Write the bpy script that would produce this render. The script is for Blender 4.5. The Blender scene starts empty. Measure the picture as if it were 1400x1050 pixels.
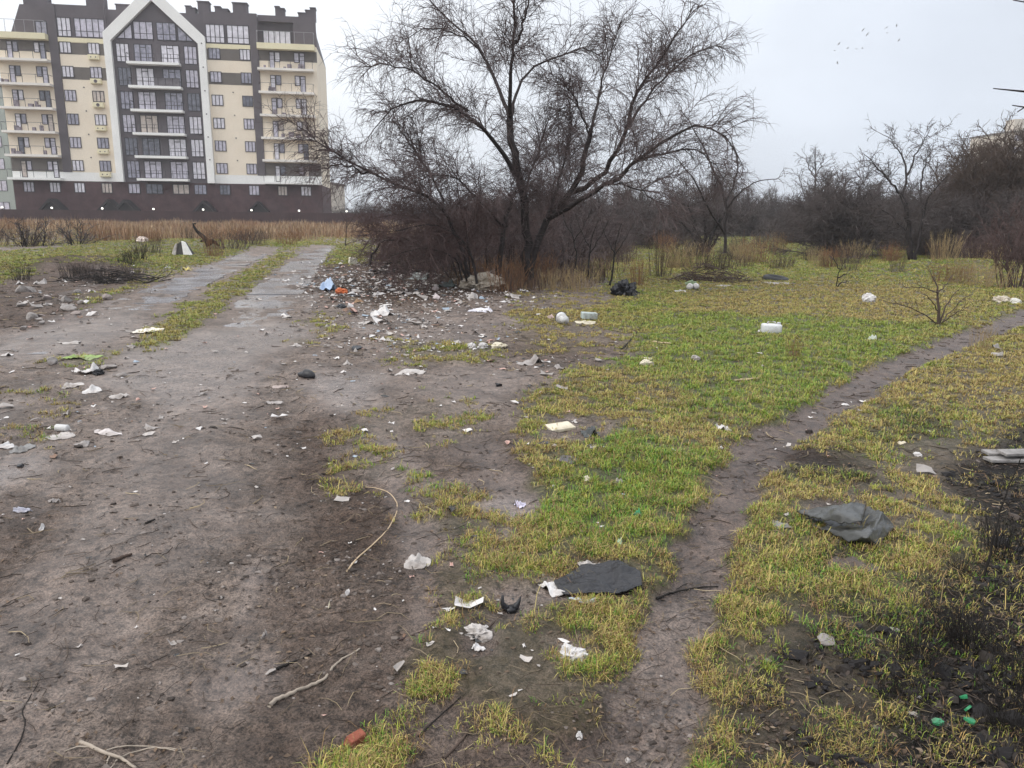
import bpy, bmesh, math, random
import numpy as np
from mathutils import Vector, Matrix
random.seed(7); RNG = np.random.default_rng(7)
SC = bpy.context.scene; COL = SC.collection
R = math.radians
# ---------------------------------------------------------------- camera
F = 1050.0; PITCH = R(12.46); ROLL = 0.0115; EYE = 1.6
FW = np.array([0, math.cos(PITCH), -math.sin(PITCH)]); RT0 = np.array([1., 0, 0]); UP0 = np.cross(RT0, FW)
RT = math.cos(ROLL)*RT0 + math.sin(ROLL)*UP0; UP = math.cos(ROLL)*UP0 - math.sin(ROLL)*RT0
CAM = np.array([0, 0, EYE])
cam = bpy.data.cameras.new('camera'); cam.sensor_width = 36; cam.lens = 36*F/1400; cam.clip_end = 5000; cam.clip_start = .05
co = bpy.data.objects.new('camera', cam); COL.objects.link(co)
M3 = Matrix((RT, UP, -FW)).transposed()
co.matrix_world = Matrix.Translation(CAM) @ M3.to_4x4(); SC.camera = co
def ray(px, py): return FW + (px-700)/F*RT + (525-py)/F*UP
def G(px, py, h=0.0):                     # photo pixel -> point on the level ground
    d = ray(px, py); t = (h-EYE)/d[2]; return CAM + t*d
def AT(px, py, Y):                        # photo pixel -> point at forward distance Y
    d = ray(px, py); return CAM + d*(Y/d[1])
# ---------------------------------------------------------------- noise
_perm = RNG.permutation(256); _perm = np.concatenate([_perm, _perm, _perm])
_ga = np.linspace(0, 2*np.pi, 16, endpoint=False); _gx = np.cos(_ga); _gy = np.sin(_ga)
def perlin(x, y):
    xi = np.floor(x).astype(np.int64); yi = np.floor(y).astype(np.int64); xf = x-xi; yf = y-yi
    xi &= 255; yi &= 255; u = xf*xf*xf*(xf*(xf*6-15)+10); v = yf*yf*yf*(yf*(yf*6-15)+10)
    def g(ix, iy, dx, dy):
        h = _perm[_perm[ix & 255]+(iy & 255)] & 15
        return _gx[h]*dx+_gy[h]*dy
    a = g(xi, yi, xf, yf); b = g(xi+1, yi, xf-1, yf); c = g(xi, yi+1, xf, yf-1); d = g(xi+1, yi+1, xf-1, yf-1)
    return ((a*(1-u)+b*u)*(1-v)+(c*(1-u)+d*u)*v)*1.5
def fbm(x, y, o=4, s=1.0, seed=0.0):
    r = 0; a = 1.0; x = x*s+seed*17.3; y = y*s-seed*9.1
    for _ in range(o):
        r = r+a*perlin(x, y); x = x*2.03+5.1; y = y*2.03-3.7; a *= .5
    return r
def sstep(a, b, x):
    t = np.clip((x-a)/(b-a), 0, 1); return t*t*(3-2*t)
# ---------------------------------------------------------------- mesh from arrays
def np_mesh(name, V, polys, mats=(), col=None, smooth=False, attrs=None):
    """polys: list of integer arrays (N,k)"""
    me = bpy.data.meshes.new(name); V = np.ascontiguousarray(V, np.float32).reshape(-1, 3)
    me.vertices.add(len(V)); me.vertices.foreach_set('co', V.ravel())
    polys = [p for p in polys if len(p)]
    nl = sum(p.size for p in polys); npoly = sum(len(p) for p in polys)
    me.loops.add(nl); me.polygons.add(npoly)
    me.loops.foreach_set('vertex_index', np.concatenate([p.ravel() for p in polys]).astype(np.int32))
    tot = np.concatenate([np.full(len(p), p.shape[1], np.int32) for p in polys])
    me.polygons.foreach_set('loop_start', np.concatenate([[0], np.cumsum(tot)[:-1]]).astype(np.int32))
    me.polygons.foreach_set('use_smooth', np.full(npoly, smooth, bool))
    if col is not None:
        a = me.attributes.new('Col', 'FLOAT_COLOR', 'POINT')
        c = np.ones((len(V), 4), np.float32); c[:, :3] = col; a.data.foreach_set('color', c.ravel())
    for k, v in (attrs or {}).items():
        a = me.attributes.new(k, 'FLOAT', 'POINT'); a.data.foreach_set('value', np.ascontiguousarray(v, np.float32).ravel())
    for m in mats: me.materials.append(m)
    me.update(calc_edges=True); me.validate(verbose=False)
    return me
def link(name, me, parent=None, loc=None, rot=None, scale=None):
    o = bpy.data.objects.new(name, me); COL.objects.link(o)
    if parent is not None: o.parent = parent
    if loc is not None: o.location = [float(q) for q in loc]
    if rot is not None: o.rotation_euler = rot
    if scale is not None: o.scale = scale if hasattr(scale, '__len__') else (scale,)*3
    return o
def tag(o, label=None, cat=None, group=None, kind=None):
    if label: o['label'] = label
    if cat: o['category'] = cat
    if group: o['group'] = group
    if kind: o['kind'] = kind
    return o
def dup(root, loc, rz=0, scale=1, label=None, group=None):
    def cp(o, parent):
        c = o.copy(); COL.objects.link(c); c.parent = parent
        for ch in o.children: cp(ch, c)
        return c
    r = cp(root, None); r.location = [float(q) for q in loc]; r.rotation_euler = (0, 0, rz)
    r.scale = scale if hasattr(scale, '__len__') else (scale,)*3
    if label: r['label'] = label
    if group: r['group'] = group
    return r
class MB:                                  # small mesh builder of boxes / tubes / prisms
    def __init__(s): s.v = []; s.f = []
    def raw(s, vs, fs):
        n = len(s.v); s.v += [tuple(map(float, v)) for v in vs]; s.f += [tuple(n+i for i in f) for f in fs]; return s
    def box(s, x0, x1, y0, y1, z0, z1):
        return s.raw([(x0, y0, z0), (x1, y0, z0), (x1, y1, z0), (x0, y1, z0), (x0, y0, z1), (x1, y0, z1), (x1, y1, z1), (x0, y1, z1)],
                     [(0, 3, 2, 1), (4, 5, 6, 7), (0, 1, 5, 4), (1, 2, 6, 5), (2, 3, 7, 6), (3, 0, 4, 7)])
    def prism(s, poly, y0, y1):            # polygon in (x,z) extruded along y
        n = len(poly); vs = [(x, y0, z) for x, z in poly]+[(x, y1, z) for x, z in poly]
        fs = [tuple(range(n)), tuple(range(2*n-1, n-1, -1))]+[(i, n+i, n+(i+1) % n, (i+1) % n) for i in range(n)]
        return s.raw(vs, fs)
    def tube(s, pts, rad, k=6):
        V, Q, T = tubes(np.array([pts], float), np.array([[rad]*len(pts) if np.isscalar(rad) else rad], float), k, cap=True)
        s.raw(V, [tuple(q) for q in Q]+[tuple(t) for t in T]); return s
    def lathe(s, prof, k=20, c=(0, 0, 0)):  # profile of (r,z)
        vs = []
        for r, z in prof:
            for i in range(k):
                a = 2*math.pi*i/k; vs.append((c[0]+r*math.cos(a), c[1]+r*math.sin(a), c[2]+z))
        fs = [(j*k+i, j*k+(i+1) % k, (j+1)*k+(i+1) % k, (j+1)*k+i) for j in range(len(prof)-1) for i in range(k)]
        fs += [tuple(range(k-1, -1, -1)), tuple((len(prof)-1)*k+i for i in range(k))]
        return s.raw(vs, fs)
    def mesh(s, name, mats=(), smooth=False, bevel=0):
        me = bpy.data.meshes.new(name); me.from_pydata(s.v, [], s.f)
        bm = bmesh.new(); bm.from_mesh(me); bmesh.ops.recalc_face_normals(bm, faces=bm.faces)
        if bevel: bmesh.ops.bevel(bm, geom=[e for e in bm.edges if len(e.link_faces) == 2 and e.calc_face_angle(0) > .6], offset=bevel, segments=2, affect='EDGES', profile=.6)
        bm.to_mesh(me); bm.free()
        for m in (mats if isinstance(mats, (list, tuple)) else [mats]): me.materials.append(m)
        for p in me.polygons: p.use_smooth = smooth
        me.update(); return me
    def build(s, name, mat, parent=None, smooth=False, bevel=0, **kw): return link(name, s.mesh(name, mat, smooth, bevel), parent, **kw)
def tubes(P, RAD, k=4, cap=False):
    """P (N,S,3) polylines, RAD (N,S) -> verts, quads, tris"""
    N, S, _ = P.shape; T = np.gradient(P, axis=1); T /= np.linalg.norm(T, axis=2, keepdims=True)+1e-9
    ref = np.where(np.abs(T[:, :1, 2:3]) > .9, np.array([1., 0, 0]), np.array([0, 0, 1.]))
    A = np.cross(T, ref); A /= np.linalg.norm(A, axis=2, keepdims=True)+1e-9; B = np.cross(T, A)
    an = np.arange(k)*2*np.pi/k
    V = P[:, :, None, :]+RAD[:, :, None, None]*(np.cos(an)[None, None, :, None]*A[:, :, None, :]+np.sin(an)[None, None, :, None]*B[:, :, None, :])
    idx = np.arange(N*S*k).reshape(N, S, k); a = idx[:, :-1, :]; b = np.roll(a, -1, axis=2); c = idx[:, 1:, :]; d = np.roll(c, -1, axis=2)
    Q = np.stack([a, b, d, c], -1).reshape(-1, 4); Tt = np.zeros((0, 3), int)
    if cap:
        f = []
        for e in (0, S-1):
            r = idx[:, e, :]
            for i in range(1, k-1): f.append(np.stack([r[:, 0], r[:, i], r[:, i+1]], -1))
        Tt = np.concatenate(f)
    return V.reshape(-1, 3), Q, Tt
# ---------------------------------------------------------------- materials
def newmat(name):
    m = bpy.data.materials.new(name); m.use_nodes = True; nt = m.node_tree
    return m, nt, nt.nodes['Principled BSDF']
def N(nt, t, **kw):
    n = nt.nodes.new(t)
    for k, v in kw.items():
        if k in n.inputs: n.inputs[k].default_value = v
        else: setattr(n, k, v)
    return n
def mixc(nt, fac, a, b, mode='MIX'):
    n = nt.nodes.new('ShaderNodeMix'); n.data_type = 'RGBA'; n.blend_type = mode
    for s, v in ((n.inputs[0], fac), (n.inputs[6], a), (n.inputs[7], b)):
        if hasattr(v, 'is_linked'): nt.links.new(v, s)
        else: s.default_value = v if np.isscalar(v) else (*v[:3], 1)
    return n.outputs[2]
def ramp(nt, sock, stops):
    r = nt.nodes.new('ShaderNodeValToRGB'); e = r.color_ramp.elements
    while len(e) < len(stops): e.new(.5)
    for el, (p, c) in zip(e, stops): el.position = p; el.color = (c, c, c, 1) if np.isscalar(c) else (*c, 1)
    nt.links.new(sock, r.inputs[0]); return r.outputs[0]
def pmat(name, col, rough=.6, var=.25, scale=6, bump=.15, spec=.4, metal=0, dirt=None, trans=0):
    """plain material with mottled colour, optional dirt blotches and bump"""
    m, nt, b = newmat(name); tc = N(nt, 'ShaderNodeTexCoord')
    n1 = N(nt, 'ShaderNodeTexNoise', Scale=scale, Detail=6.0, Roughness=.65); nt.links.new(tc.outputs['Object'], n1.inputs['Vector'])
    c = np.array(col); k = ramp(nt, n1.outputs[0], [(.3, tuple(c*(1-var))), (.7, tuple(np.minimum(c*(1+var), 1)))])
    if dirt is not None:
        n2 = N(nt, 'ShaderNodeTexNoise', Scale=scale*.6, Detail=8.0, Roughness=.7); nt.links.new(tc.outputs['Object'], n2.inputs['Vector'])
        k = mixc(nt, ramp(nt, n2.outputs[0], [(.42, 0), (.66, .9)]), k, dirt)
    nt.links.new(k, b.inputs['Base Color']); b.inputs['Roughness'].default_value = rough
    b.inputs['Specular IOR Level'].default_value = spec; b.inputs['Metallic'].default_value = metal
    if trans: b.inputs['Transmission Weight'].default_value = trans
    if bump:
        n3 = N(nt, 'ShaderNodeTexNoise', Scale=scale*4, Detail=5.0); nt.links.new(tc.outputs['Object'], n3.inputs['Vector'])
        bp = N(nt, 'ShaderNodeBump', Strength=bump, Distance=.02); nt.links.new(n3.outputs[0], bp.inputs['Height']); nt.links.new(bp.outputs[0], b.inputs['Normal'])
    return m
def vcmat(name, rough=.6, spec=.25, trans=.0):
    m, nt, b = newmat(name); a = N(nt, 'ShaderNodeAttribute', attribute_name='Col')
    nt.links.new(a.outputs['Color'], b.inputs['Base Color']); b.inputs['Roughness'].default_value = rough; b.inputs['Specular IOR Level'].default_value = spec
    return m
# ---------------------------------------------------------------- world, sun
W = bpy.data.worlds.new('World'); SC.world = W; W.use_nodes = True; nt = W.node_tree; bg = nt.nodes['Background']
SUN_EL, SUN_AZ = R(42), R(-115)            # azimuth from +Y towards +X : high, behind the left shoulder
sky = N(nt, 'ShaderNodeTexSky', sky_type='NISHITA', sun_disc=False, sun_elevation=SUN_EL, sun_rotation=SUN_AZ, air_density=1.0, dust_density=3.0, ozone_density=1.0)
hs = N(nt, 'ShaderNodeHueSaturation', Saturation=.22, Value=1.0); nt.links.new(sky.outputs[0], hs.inputs['Color'])
tc = N(nt, 'ShaderNodeTexCoord'); sep = N(nt, 'ShaderNodeSeparateXYZ'); nt.links.new(tc.outputs['Generated'], sep.inputs[0])
# overcast cloud deck: brighter to the zenith, soft grey banks
zen = ramp(nt, sep.outputs['Z'], [(0.0, 0), (.25, .1), (1.0, 1)])
base = mixc(nt, zen, (8.75, 9.15, 9.75), (21.0, 21.1, 21.3))
side = N(nt, 'ShaderNodeMapRange'); nt.links.new(sep.outputs['X'], side.inputs['Value'])
side.inputs['From Min'].default_value = -.25; side.inputs['From Max'].default_value = .45
mp = N(nt, 'ShaderNodeMapping'); mp.inputs['Scale'].default_value = (1, 1, 2.4); nt.links.new(tc.outputs['Generated'], mp.inputs[0])
cl = N(nt, 'ShaderNodeTexNoise', Scale=2.3, Detail=5.0, Roughness=.5, Distortion=.3); nt.links.new(mp.outputs[0], cl.inputs['Vector'])
base2 = mixc(nt, side.outputs[0], mixc(nt, 0.0, base, base), mixc(nt, 1.0, base, (.745, .775, .825), 'MULTIPLY'))
clf = ramp(nt, cl.outputs[0], [(.35, .90), (.65, 1.07)])
base3 = mixc(nt, 1.0, base2, clf, 'MULTIPLY')
fin = mixc(nt, .85, hs.outputs[0], base3)
nt.links.new(fin, bg.inputs['Color']); bg.inputs['Strength'].default_value = .1
sl = bpy.data.lights.new('sun', 'SUN'); sl.energy = .9; sl.angle = R(25); sl.color = (1, .96, .9)
so = bpy.data.objects.new('sun', sl); COL.objects.link(so)
sd = Vector((math.sin(SUN_AZ)*math.cos(SUN_EL), math.cos(SUN_AZ)*math.cos(SUN_EL), math.sin(SUN_EL)))
so.rotation_euler = sd.to_track_quat('Z', 'Y').to_euler()
SC.view_settings.view_transform = 'Standard'; SC.view_settings.look = 'None'; SC.view_settings.exposure = .28; SC.view_settings.gamma = 1
# ================================================================ GROUND
def WP(pts): return np.array([G(*p)[:2] for p in pts])
def inpoly(x, y, P):
    ins = np.zeros(x.shape, bool); n = len(P)
    bb = (x > P[:, 0].min()) & (x < P[:, 0].max()) & (y > P[:, 1].min()) & (y < P[:, 1].max())
    xs, ys = x[bb], y[bb]; r = np.zeros(xs.shape, bool)
    for i in range(n):
        x0, y0 = P[i]; x1, y1 = P[(i+1) % n]
        if y0 == y1: continue
        c = ((y0 > ys) != (y1 > ys)) & (xs < (x1-x0)*(ys-y0)/(y1-y0)+x0); r ^= c
    ins[bb] = r; return ins
FINE = np.arange(-64, 64.01, .2); TH = np.concatenate([FINE, np.arange(68, 296, 4.0)]); NTH = len(TH); NF = len(FINE)
_r = [0.7]
while _r[-1] < 1500: _r.append(_r[-1]*(1.0052 if _r[-1] < 40 else 1.025))
RR = np.array(_r); NR = len(RR); LR = np.log(RR)
THr = np.radians(TH); GX = RR[:, None]*np.sin(THr)[None]; GY = RR[:, None]*np.cos(THr)[None]
rr = np.broadcast_to(RR[:, None], GX.shape)
amp = .05*rr**.95
WX = GX+amp*fbm(GX, GY, 4, .9, 1)*.8+.10*fbm(GX, GY, 3, 5, 2); WY = GY+amp*1.6*fbm(GX, GY, 4, .8, 3)+.10*fbm(GX, GY, 3, 5, 4)
LX = GX+.05*fbm(GX, GY, 3, 4, 2)*np.clip(rr/4, .4, 2); LY = GY+.06*fbm(GX, GY, 3, 4, 4)*np.clip(rr/4, .4, 2)
def field(base, ops):                    # a third item: a small mark, kept close to its outline
    f = np.full(GX.shape, float(base))
    for val, pts, *tight in ops: f[inpoly(*((LX, LY) if tight else (WX, WY)), WP(pts))] = val
    return f
def blur(f, n=2, k=3):
    for _ in range(n):
        g = f.copy()
        for d in range(1, k+1): g = g+np.roll(f, d, 1)+np.roll(f, -d, 1)
        f = g/(2*k+1); g = f.copy()
        for d in range(1, k+1): g = g+np.concatenate([f[d:], np.repeat(f[-1:], d, 0)])+np.concatenate([np.repeat(f[:1], d, 0), f[:-d]])
        f = g/(2*k+1)
    return f
GRASS_OPS = [
 (.9, [(870, 318), (1400, 318), (2600, 318), (3200, 420), (3000, 1500), (870, 1500), (890, 1050), (880, 900), (800, 905), (730, 850), (745, 800), (690, 765), (725, 735), (740, 690), (705, 640), (735, 605), (720, 575), (725, 545), (760, 510), (860, 500), (840, 465), (735, 452), (690, 440), (700, 425), (760, 400), (830, 392), (800, 372), (845, 345)]),
 (.42, [(690, 440), (840, 440), (870, 470), (720, 482)]), (.3, [(700, 393), (835, 392), (830, 420), (700, 428)]),
 (.12, [(755, 478), (850, 468), (885, 485), (840, 505), (760, 508)]),
 (.5, [(560, 690), (640, 650), (700, 680), (730, 730), (700, 770), (760, 830), (740, 900), (640, 950), (560, 930), (540, 880), (600, 840), (590, 800), (630, 750)]),
 (.26, [(430, 640), (520, 600), (600, 640), (560, 700), (470, 720), (420, 700)]),
 (.5, [(640, 890), (780, 880), (850, 930), (820, 980), (740, 1010), (640, 960)]),
 (.34, [(430, 985), (560, 975), (575, 1060), (420, 1070)]),
 (.5, [(525, 470), (650, 470), (700, 485), (640, 505), (540, 497)]),
 (.28, [(470, 560), (600, 535), (690, 560), (640, 600), (560, 590), (520, 610), (440, 620)]),
 (.95, [(395, 345), (415, 344), (350, 395), (295, 440), (230, 470), (170, 485), (215, 447), (295, 400), (362, 355)]),
 (.95, [(-500, 345), (0, 345), (120, 338), (250, 335), (330, 336), (400, 328), (440, 328), (440, 336), (385, 345), (330, 350), (230, 385), (185, 397), (190, 372), (100, 366), (60, 374), (0, 388), (-500, 400)]),
 (.4, [(150, 385), (330, 352), (225, 408), (120, 432), (100, 420)]),
 (.95, [(440, 333), (510, 333), (505, 358), (445, 366)]),
 (.45, [(395, 440), (440, 420), (470, 445), (425, 472), (385, 475)]),
 (.8, [(90, 485), (140, 483), (150, 497), (95, 499)]),
 (.16, [(-60, 540), (110, 520), (90, 580), (0, 630), (-60, 640)]),
 (.12, [(1050, 605), (1110, 600), (1195, 640), (1185, 668), (1090, 657), (1040, 640)]),
 (.1, [(1290, 660), (1330, 670), (1300, 695), (1260, 690)], 1), (.1, [(758, 780), (820, 776), (878, 800), (860, 826), (790, 820)], 1), (.05, [(1085, 700), (1190, 685), (1230, 715), (1210, 750), (1150, 748)], 1), (.5, [(990, 860), (1140, 860), (1180, 1080), (960, 1080)]), (.55, [(1130, 620), (1400, 600), (1400, 720), (1240, 740), (1140, 680)]),
 (.1, [(640, 676), (735, 678), (745, 690), (712, 720), (690, 752), (665, 746), (690, 712), (650, 700)], 1), (.12, [(560, 1000), (640, 960), (760, 1020), (840, 1000), (860, 1080), (560, 1080)]),
 (.04, [(462, 998), (508, 998), (508, 1036), (462, 1036)], 1), (.06, [(1262, 940), (1345, 940), (1348, 1003), (1262, 1003)], 1), (.04, [(676, 806), (718, 806), (718, 846), (676, 846)], 1), (.06, [(634, 848), (684, 848), (684, 900), (634, 900)], 1), (.06, [(762, 874), (804, 874), (804, 914), (762, 914)], 1), (.06, [(470, 660), (560, 660), (560, 720), (480, 790)], 1), (.06, [(730, 780), (790, 780), (790, 835), (730, 830)], 1), (.08, [(740, 574), (832, 574), (832, 606), (740, 610)], 1), (.08, [(1345, 612), (1410, 612), (1410, 650), (1345, 650)], 1),
 (.75, [(-600, 296), (560, 299), (560, 327), (330, 333), (0, 340), (-600, 345)]),
]
GREEN_OPS = [
 (.62, [(870, 318), (2600, 318), (2600, 375), (1000, 382), (880, 350)]),
 (1., [(740, 640), (860, 590), (965, 640), (955, 700), (900, 765), (770, 765), (700, 700)]),
 (.95, [(880, 440), (1080, 422), (1250, 440), (1335, 450), (1180, 525), (1060, 575), (930, 545), (830, 520)]),
 (.7, [(800, 400), (930, 400), (990, 425), (840, 430)]),
 (.1, [(930, 398), (1130, 385), (1280, 395), (1330, 420), (1230, 440), (1060, 432), (930, 432)]),
 (.08, [(1150, 520), (1260, 490), (1400, 465), (2000, 465), (2000, 620), (1330, 600), (1150, 575)]),
 (.2, [(840, 505), (950, 540), (900, 590), (760, 600), (740, 560)]),
 (.75, [(1200, 560), (1330, 570), (1320, 640), (1200, 630)]),
 (.65, [(980, 760), (1100, 700), (1180, 800), (1150, 900), (1000, 890)]),
 (.7, [(1180, 850), (1500, 900), (1500, 1100), (1200, 1100)]),
 (.15, [(1200, 640), (1400, 620), (1400, 690), (1250, 700)]),
 (.55, [(-500, 340), (440, 325), (440, 340), (330, 352), (230, 385), (-500, 405)]),
 (.5, [(390, 340), (420, 340), (300, 440), (160, 490), (215, 440)]), (1., [(90, 484), (142, 483), (150, 497), (92, 499)]),
 (.6, [(440, 330), (512, 330), (505, 358), (445, 366)]), (.02, [(-600, 296), (560, 299), (560, 326), (330, 331), (0, 337), (-600, 342)]),
 (.1, [(690, 392), (830, 392), (870, 470), (720, 482), (690, 430)]),
]
WET_OPS = [(.75, [(230, 455), (380, 440), (400, 470), (330, 540), (210, 565), (140, 520)]), (.9, [(430, 498), (530, 500), (520, 550), (410, 560)]),
 (.35, [(150, 560), (330, 540), (330, 720), (180, 900), (60, 1050), (-100, 1050), (60, 760)]),
 (.95, [(-30, 620), (60, 612), (72, 650), (-30, 668)]), (.95, [(640, 676), (735, 678), (745, 690), (712, 720), (690, 752), (665, 746), (690, 712), (650, 700)], 1),
 (.6, [(560, 430), (690, 430), (690, 470), (520, 470)]), (.6, [(60, 450), (180, 420), (200, 450), (120, 475), (0, 500)]),
 (.6, [(240, 900), (420, 860), (400, 940), (260, 960)]), (.5, [(560, 520), (700, 500), (700, 540), (600, 560)])]
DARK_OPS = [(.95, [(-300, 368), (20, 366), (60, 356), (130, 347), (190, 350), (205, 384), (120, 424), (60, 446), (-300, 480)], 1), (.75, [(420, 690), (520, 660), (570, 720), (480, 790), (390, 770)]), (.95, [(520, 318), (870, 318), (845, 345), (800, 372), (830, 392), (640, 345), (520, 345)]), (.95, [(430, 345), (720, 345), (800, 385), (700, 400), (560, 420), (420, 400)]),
 (.7, [(-300, 385), (60, 372), (190, 372), (150, 400), (100, 440), (-300, 480)]), (.55, [(560, 590), (720, 580), (720, 650), (600, 660)]),
 (.5, [(700, 455), (860, 470), (840, 505), (700, 500)]), (.6, [(640, 940), (880, 930), (860, 1080), (620, 1080)]), (.5, [(-100, 700), (60, 680), (40, 840), (-100, 880)]),
 (.9, [(1050, 605), (1110, 600), (1195, 640), (1185, 668), (1090, 657), (1040, 640)]), (.7, [(380, 560), (480, 560), (440, 700), (380, 680)]),
 (.45, [(380, 780), (620, 760), (640, 1080), (330, 1080), (380, 900)])]
BURN_OPS = [(.45, [(1000, 880), (1160, 840), (1230, 880), (1180, 1080), (980, 1080)]), (.6, [(1060, 605), (1190, 640), (1180, 672), (1080, 655)], 1), (1., [(1340, 620), (1400, 600), (1600, 600), (1900, 1200), (1140, 1200), (1190, 960), (1230, 880), (1290, 800), (1310, 740)]),
 (.5, [(1230, 575), (1310, 575), (1320, 615), (1240, 615)]), (.45, [(1130, 745), (1210, 750), (1190, 800), (1130, 790)]), (.55, [(1130, 860), (1230, 850), (1230, 940), (1120, 930)])]
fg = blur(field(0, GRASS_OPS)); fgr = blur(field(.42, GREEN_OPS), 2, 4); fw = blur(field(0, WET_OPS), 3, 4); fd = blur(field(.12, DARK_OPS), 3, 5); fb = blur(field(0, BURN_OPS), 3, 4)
far = sstep(60, 90, rr); fg = np.maximum(fg, far*.7)
# worn foot trail: distance to its centre line
TRAIL = [(1520, 395, 18), (1420, 425, 20), (1385, 440, 22), (1335, 458, 25), (1290, 475, 25), (1245, 493, 27), (1200, 513, 30), (1160, 540, 38), (1120, 565, 48), (1075, 590, 60), (1035, 620, 74), (1010, 655, 72), (990, 700, 70), (972, 740, 70), (955, 790, 78), (930, 850, 95), (905, 920, 118), (880, 1000, 150), (860, 1080, 185), (820, 1300, 280), (760, 1900, 460)]
tp = np.array([G(a, b)[:2] for a, b, _ in TRAIL]); tw = np.array([w*np.hypot(*G(a, b)[:2])/F*.5 for a, b, w in TRAIL])
tw[:8] *= 1.5
def trail_d(x, y):
    best = np.full(x.shape, 9.0)
    for i in range(len(tp)-1):
        a, b = tp[i], tp[i+1]; ab = b-a; t = np.clip(((x-a[0])*ab[0]+(y-a[1])*ab[1])/(ab@ab), 0, 1)
        d = np.hypot(x-a[0]-t*ab[0], y-a[1]-t*ab[1])/(tw[i]*(1-t)+tw[i+1]*t); best = np.minimum(best, d)
    return best
_tx = GX+.07*fbm(GX, GY, 4, 3, 8); _ty = GY+.07*fbm(GX, GY, 4, 3, 9)
ftr = 1-sstep(.75, 1.3, trail_d(_tx, _ty))
fg = fg*(1-.97*ftr)
fw = np.maximum(fw, ftr*.45); fd = np.maximum(np.maximum(fd, ftr*(.25+.37*sstep(2.6, 3.6, rr))), fb)
# slab strips
SA = G(165, 425)[:2]; SB = G(338, 352)[:2]; SDIR = (SB-SA)/np.linalg.norm(SB-SA); SN = np.array([SDIR[1], -SDIR[0]])
SRA = G(341, 440)[:2]
def strip_coord(x, y, o): return (x-o[0])*SDIR[0]+(y-o[1])*SDIR[1], (x-o[0])*SN[0]+(y-o[1])*SN[1]
fs = np.zeros(GX.shape)
for o, s0, s1 in ((SA, -3.6, 22), (SRA, -3.6, 27)):
    s, t = strip_coord(GX, GY, o); fs = np.maximum(fs, (np.abs(t) < .62)*(s > s0)*(s < s1)*1.0)
fs = blur(fs, 1, 2); fg = fg*(1-fs)
MOUNDS = [(125, 366, 1.9, .30), (40, 372, 1.6, .16), (250, 337, 4, .3), (1330, 373, 2.6, .38), (965, 379, 1.0, .1), (640, 374, 2.2, .16), (850, 620, .9, .04), (1250, 800, 1.2, .07), (70, 325, 5, .5), (620, 385, 1.2, .1)]
mo = [(*G(a, b)[:2], rad, h) for a, b, rad, h in MOUNDS]
cl0 = fbm(GX, GY, 5, 1.1, 5); cl1 = fbm(GX, GY, 4, 5, 6); cl2 = fbm(GX, GY, 3, 19, 7)
H = .024*cl0+.0165*cl1*(1-.45*fg)+.0065*cl2+.0035*fbm(GX, GY, 2, 55, 71)*(rr < 9)+.018*fg-.03*ftr
track_s, track_t = strip_coord(GX, GY, SRA)
H += -.014*np.exp(-((track_t+.1)/.35)**2)*(track_s < 0)-.014*np.exp(-((track_t+1.95)/.4)**2)*(track_s < 0)
streak = sstep(.05, .75, fbm(track_t*1.5, track_s*.16, 4, 1., 62)+.25*fbm(GX, GY, 3, 2.5, 63))*(1-np.clip(fg*2, 0, 1))*(GX < .8)*(1-fd*.6)
fw = np.clip(np.maximum(fw, .62*streak), 0, 1)
for off in (-.1, -1.95, .95, 1.25, -.75):       # tyre ruts with worn tread marks
    k_ = np.exp(-((track_t-off-.25*fbm(track_s*.3, track_s*0+off, 2, 1, 64))/.17)**2)*(track_s < .5)*(1-np.clip(fg*2, 0, 1))*sstep(-.3, .4, fbm(GX, GY, 2, .35, 65+off))
    H += k_*(-.016+.007*np.sin(track_s*2*np.pi/.085+6*np.abs(track_t-off))*(rr < 12))
H = H*(1-.8*fw)-.012*fw
H = H*(1-.5*fs)-.004*fs+fs*.05*np.clip(fbm(GX, GY, 4, .8, 61)-.12, 0, 1)
for x, y, rad, h in mo: H += h*np.exp(-((GX-x)**2+(GY-y)**2)/rad**2)
H = H*(1-sstep(70, 140, rr))+.03*np.clip(rr-2, 0, .01)
dens_noise = sstep(-.55, .55, fbm(GX, GY, 4, 2.2, 11)+.5*fbm(GX, GY, 2, 9, 12))
def look(f, x, y):
    r = np.hypot(x, y); th = np.degrees(np.arctan2(x, y))
    i = np.clip(np.interp(np.log(r), LR, np.arange(NR)), 0, NR-1.001); j = np.clip((th+64)/.2, 0, NF-1.001)
    a = i.astype(int); b = j.astype(int); u = i-a; v = j-b
    return (f[a, b]*(1-u)+f[a+1, b]*u)*(1-v)+(f[a, b+1]*(1-u)+f[a+1, b+1]*u)*v
def hz(x, y): return float(look(H, np.array([x], float), np.array([y], float))[0])
def GP(px, py, dz=0.0):
    p = G(px, py)
    for _ in range(3):
        z = hz(p[0], p[1]); p = G(px, py, z)
    p[2] = hz(p[0], p[1])+dz; return p
V = np.stack([GX, GY, H], -1).reshape(-1, 3)
idx = np.arange(NR*NTH).reshape(NR, NTH); a = idx[:-1]; b = np.roll(a, -1, 1); c = idx[1:]; d = np.roll(c, -1, 1)
Q = np.stack([a, b, d, c], -1).reshape(-1, 4)[:, ::-1]
cen = np.array([[0, 0, H[0].mean()]]); ct = np.stack([np.full(NTH, len(V)), np.roll(idx[0], -1), idx[0]], -1)[:, ::-1]
V = np.concatenate([V, cen]); pad = lambda f: np.concatenate([f.ravel(), [0]])
gm, nt, bs = newmat('wet_earth')
L = nt.links.new
def att(n): return N(nt, 'ShaderNodeAttribute', attribute_name=n).outputs['Fac']
tc = N(nt, 'ShaderNodeTexCoord')
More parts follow.
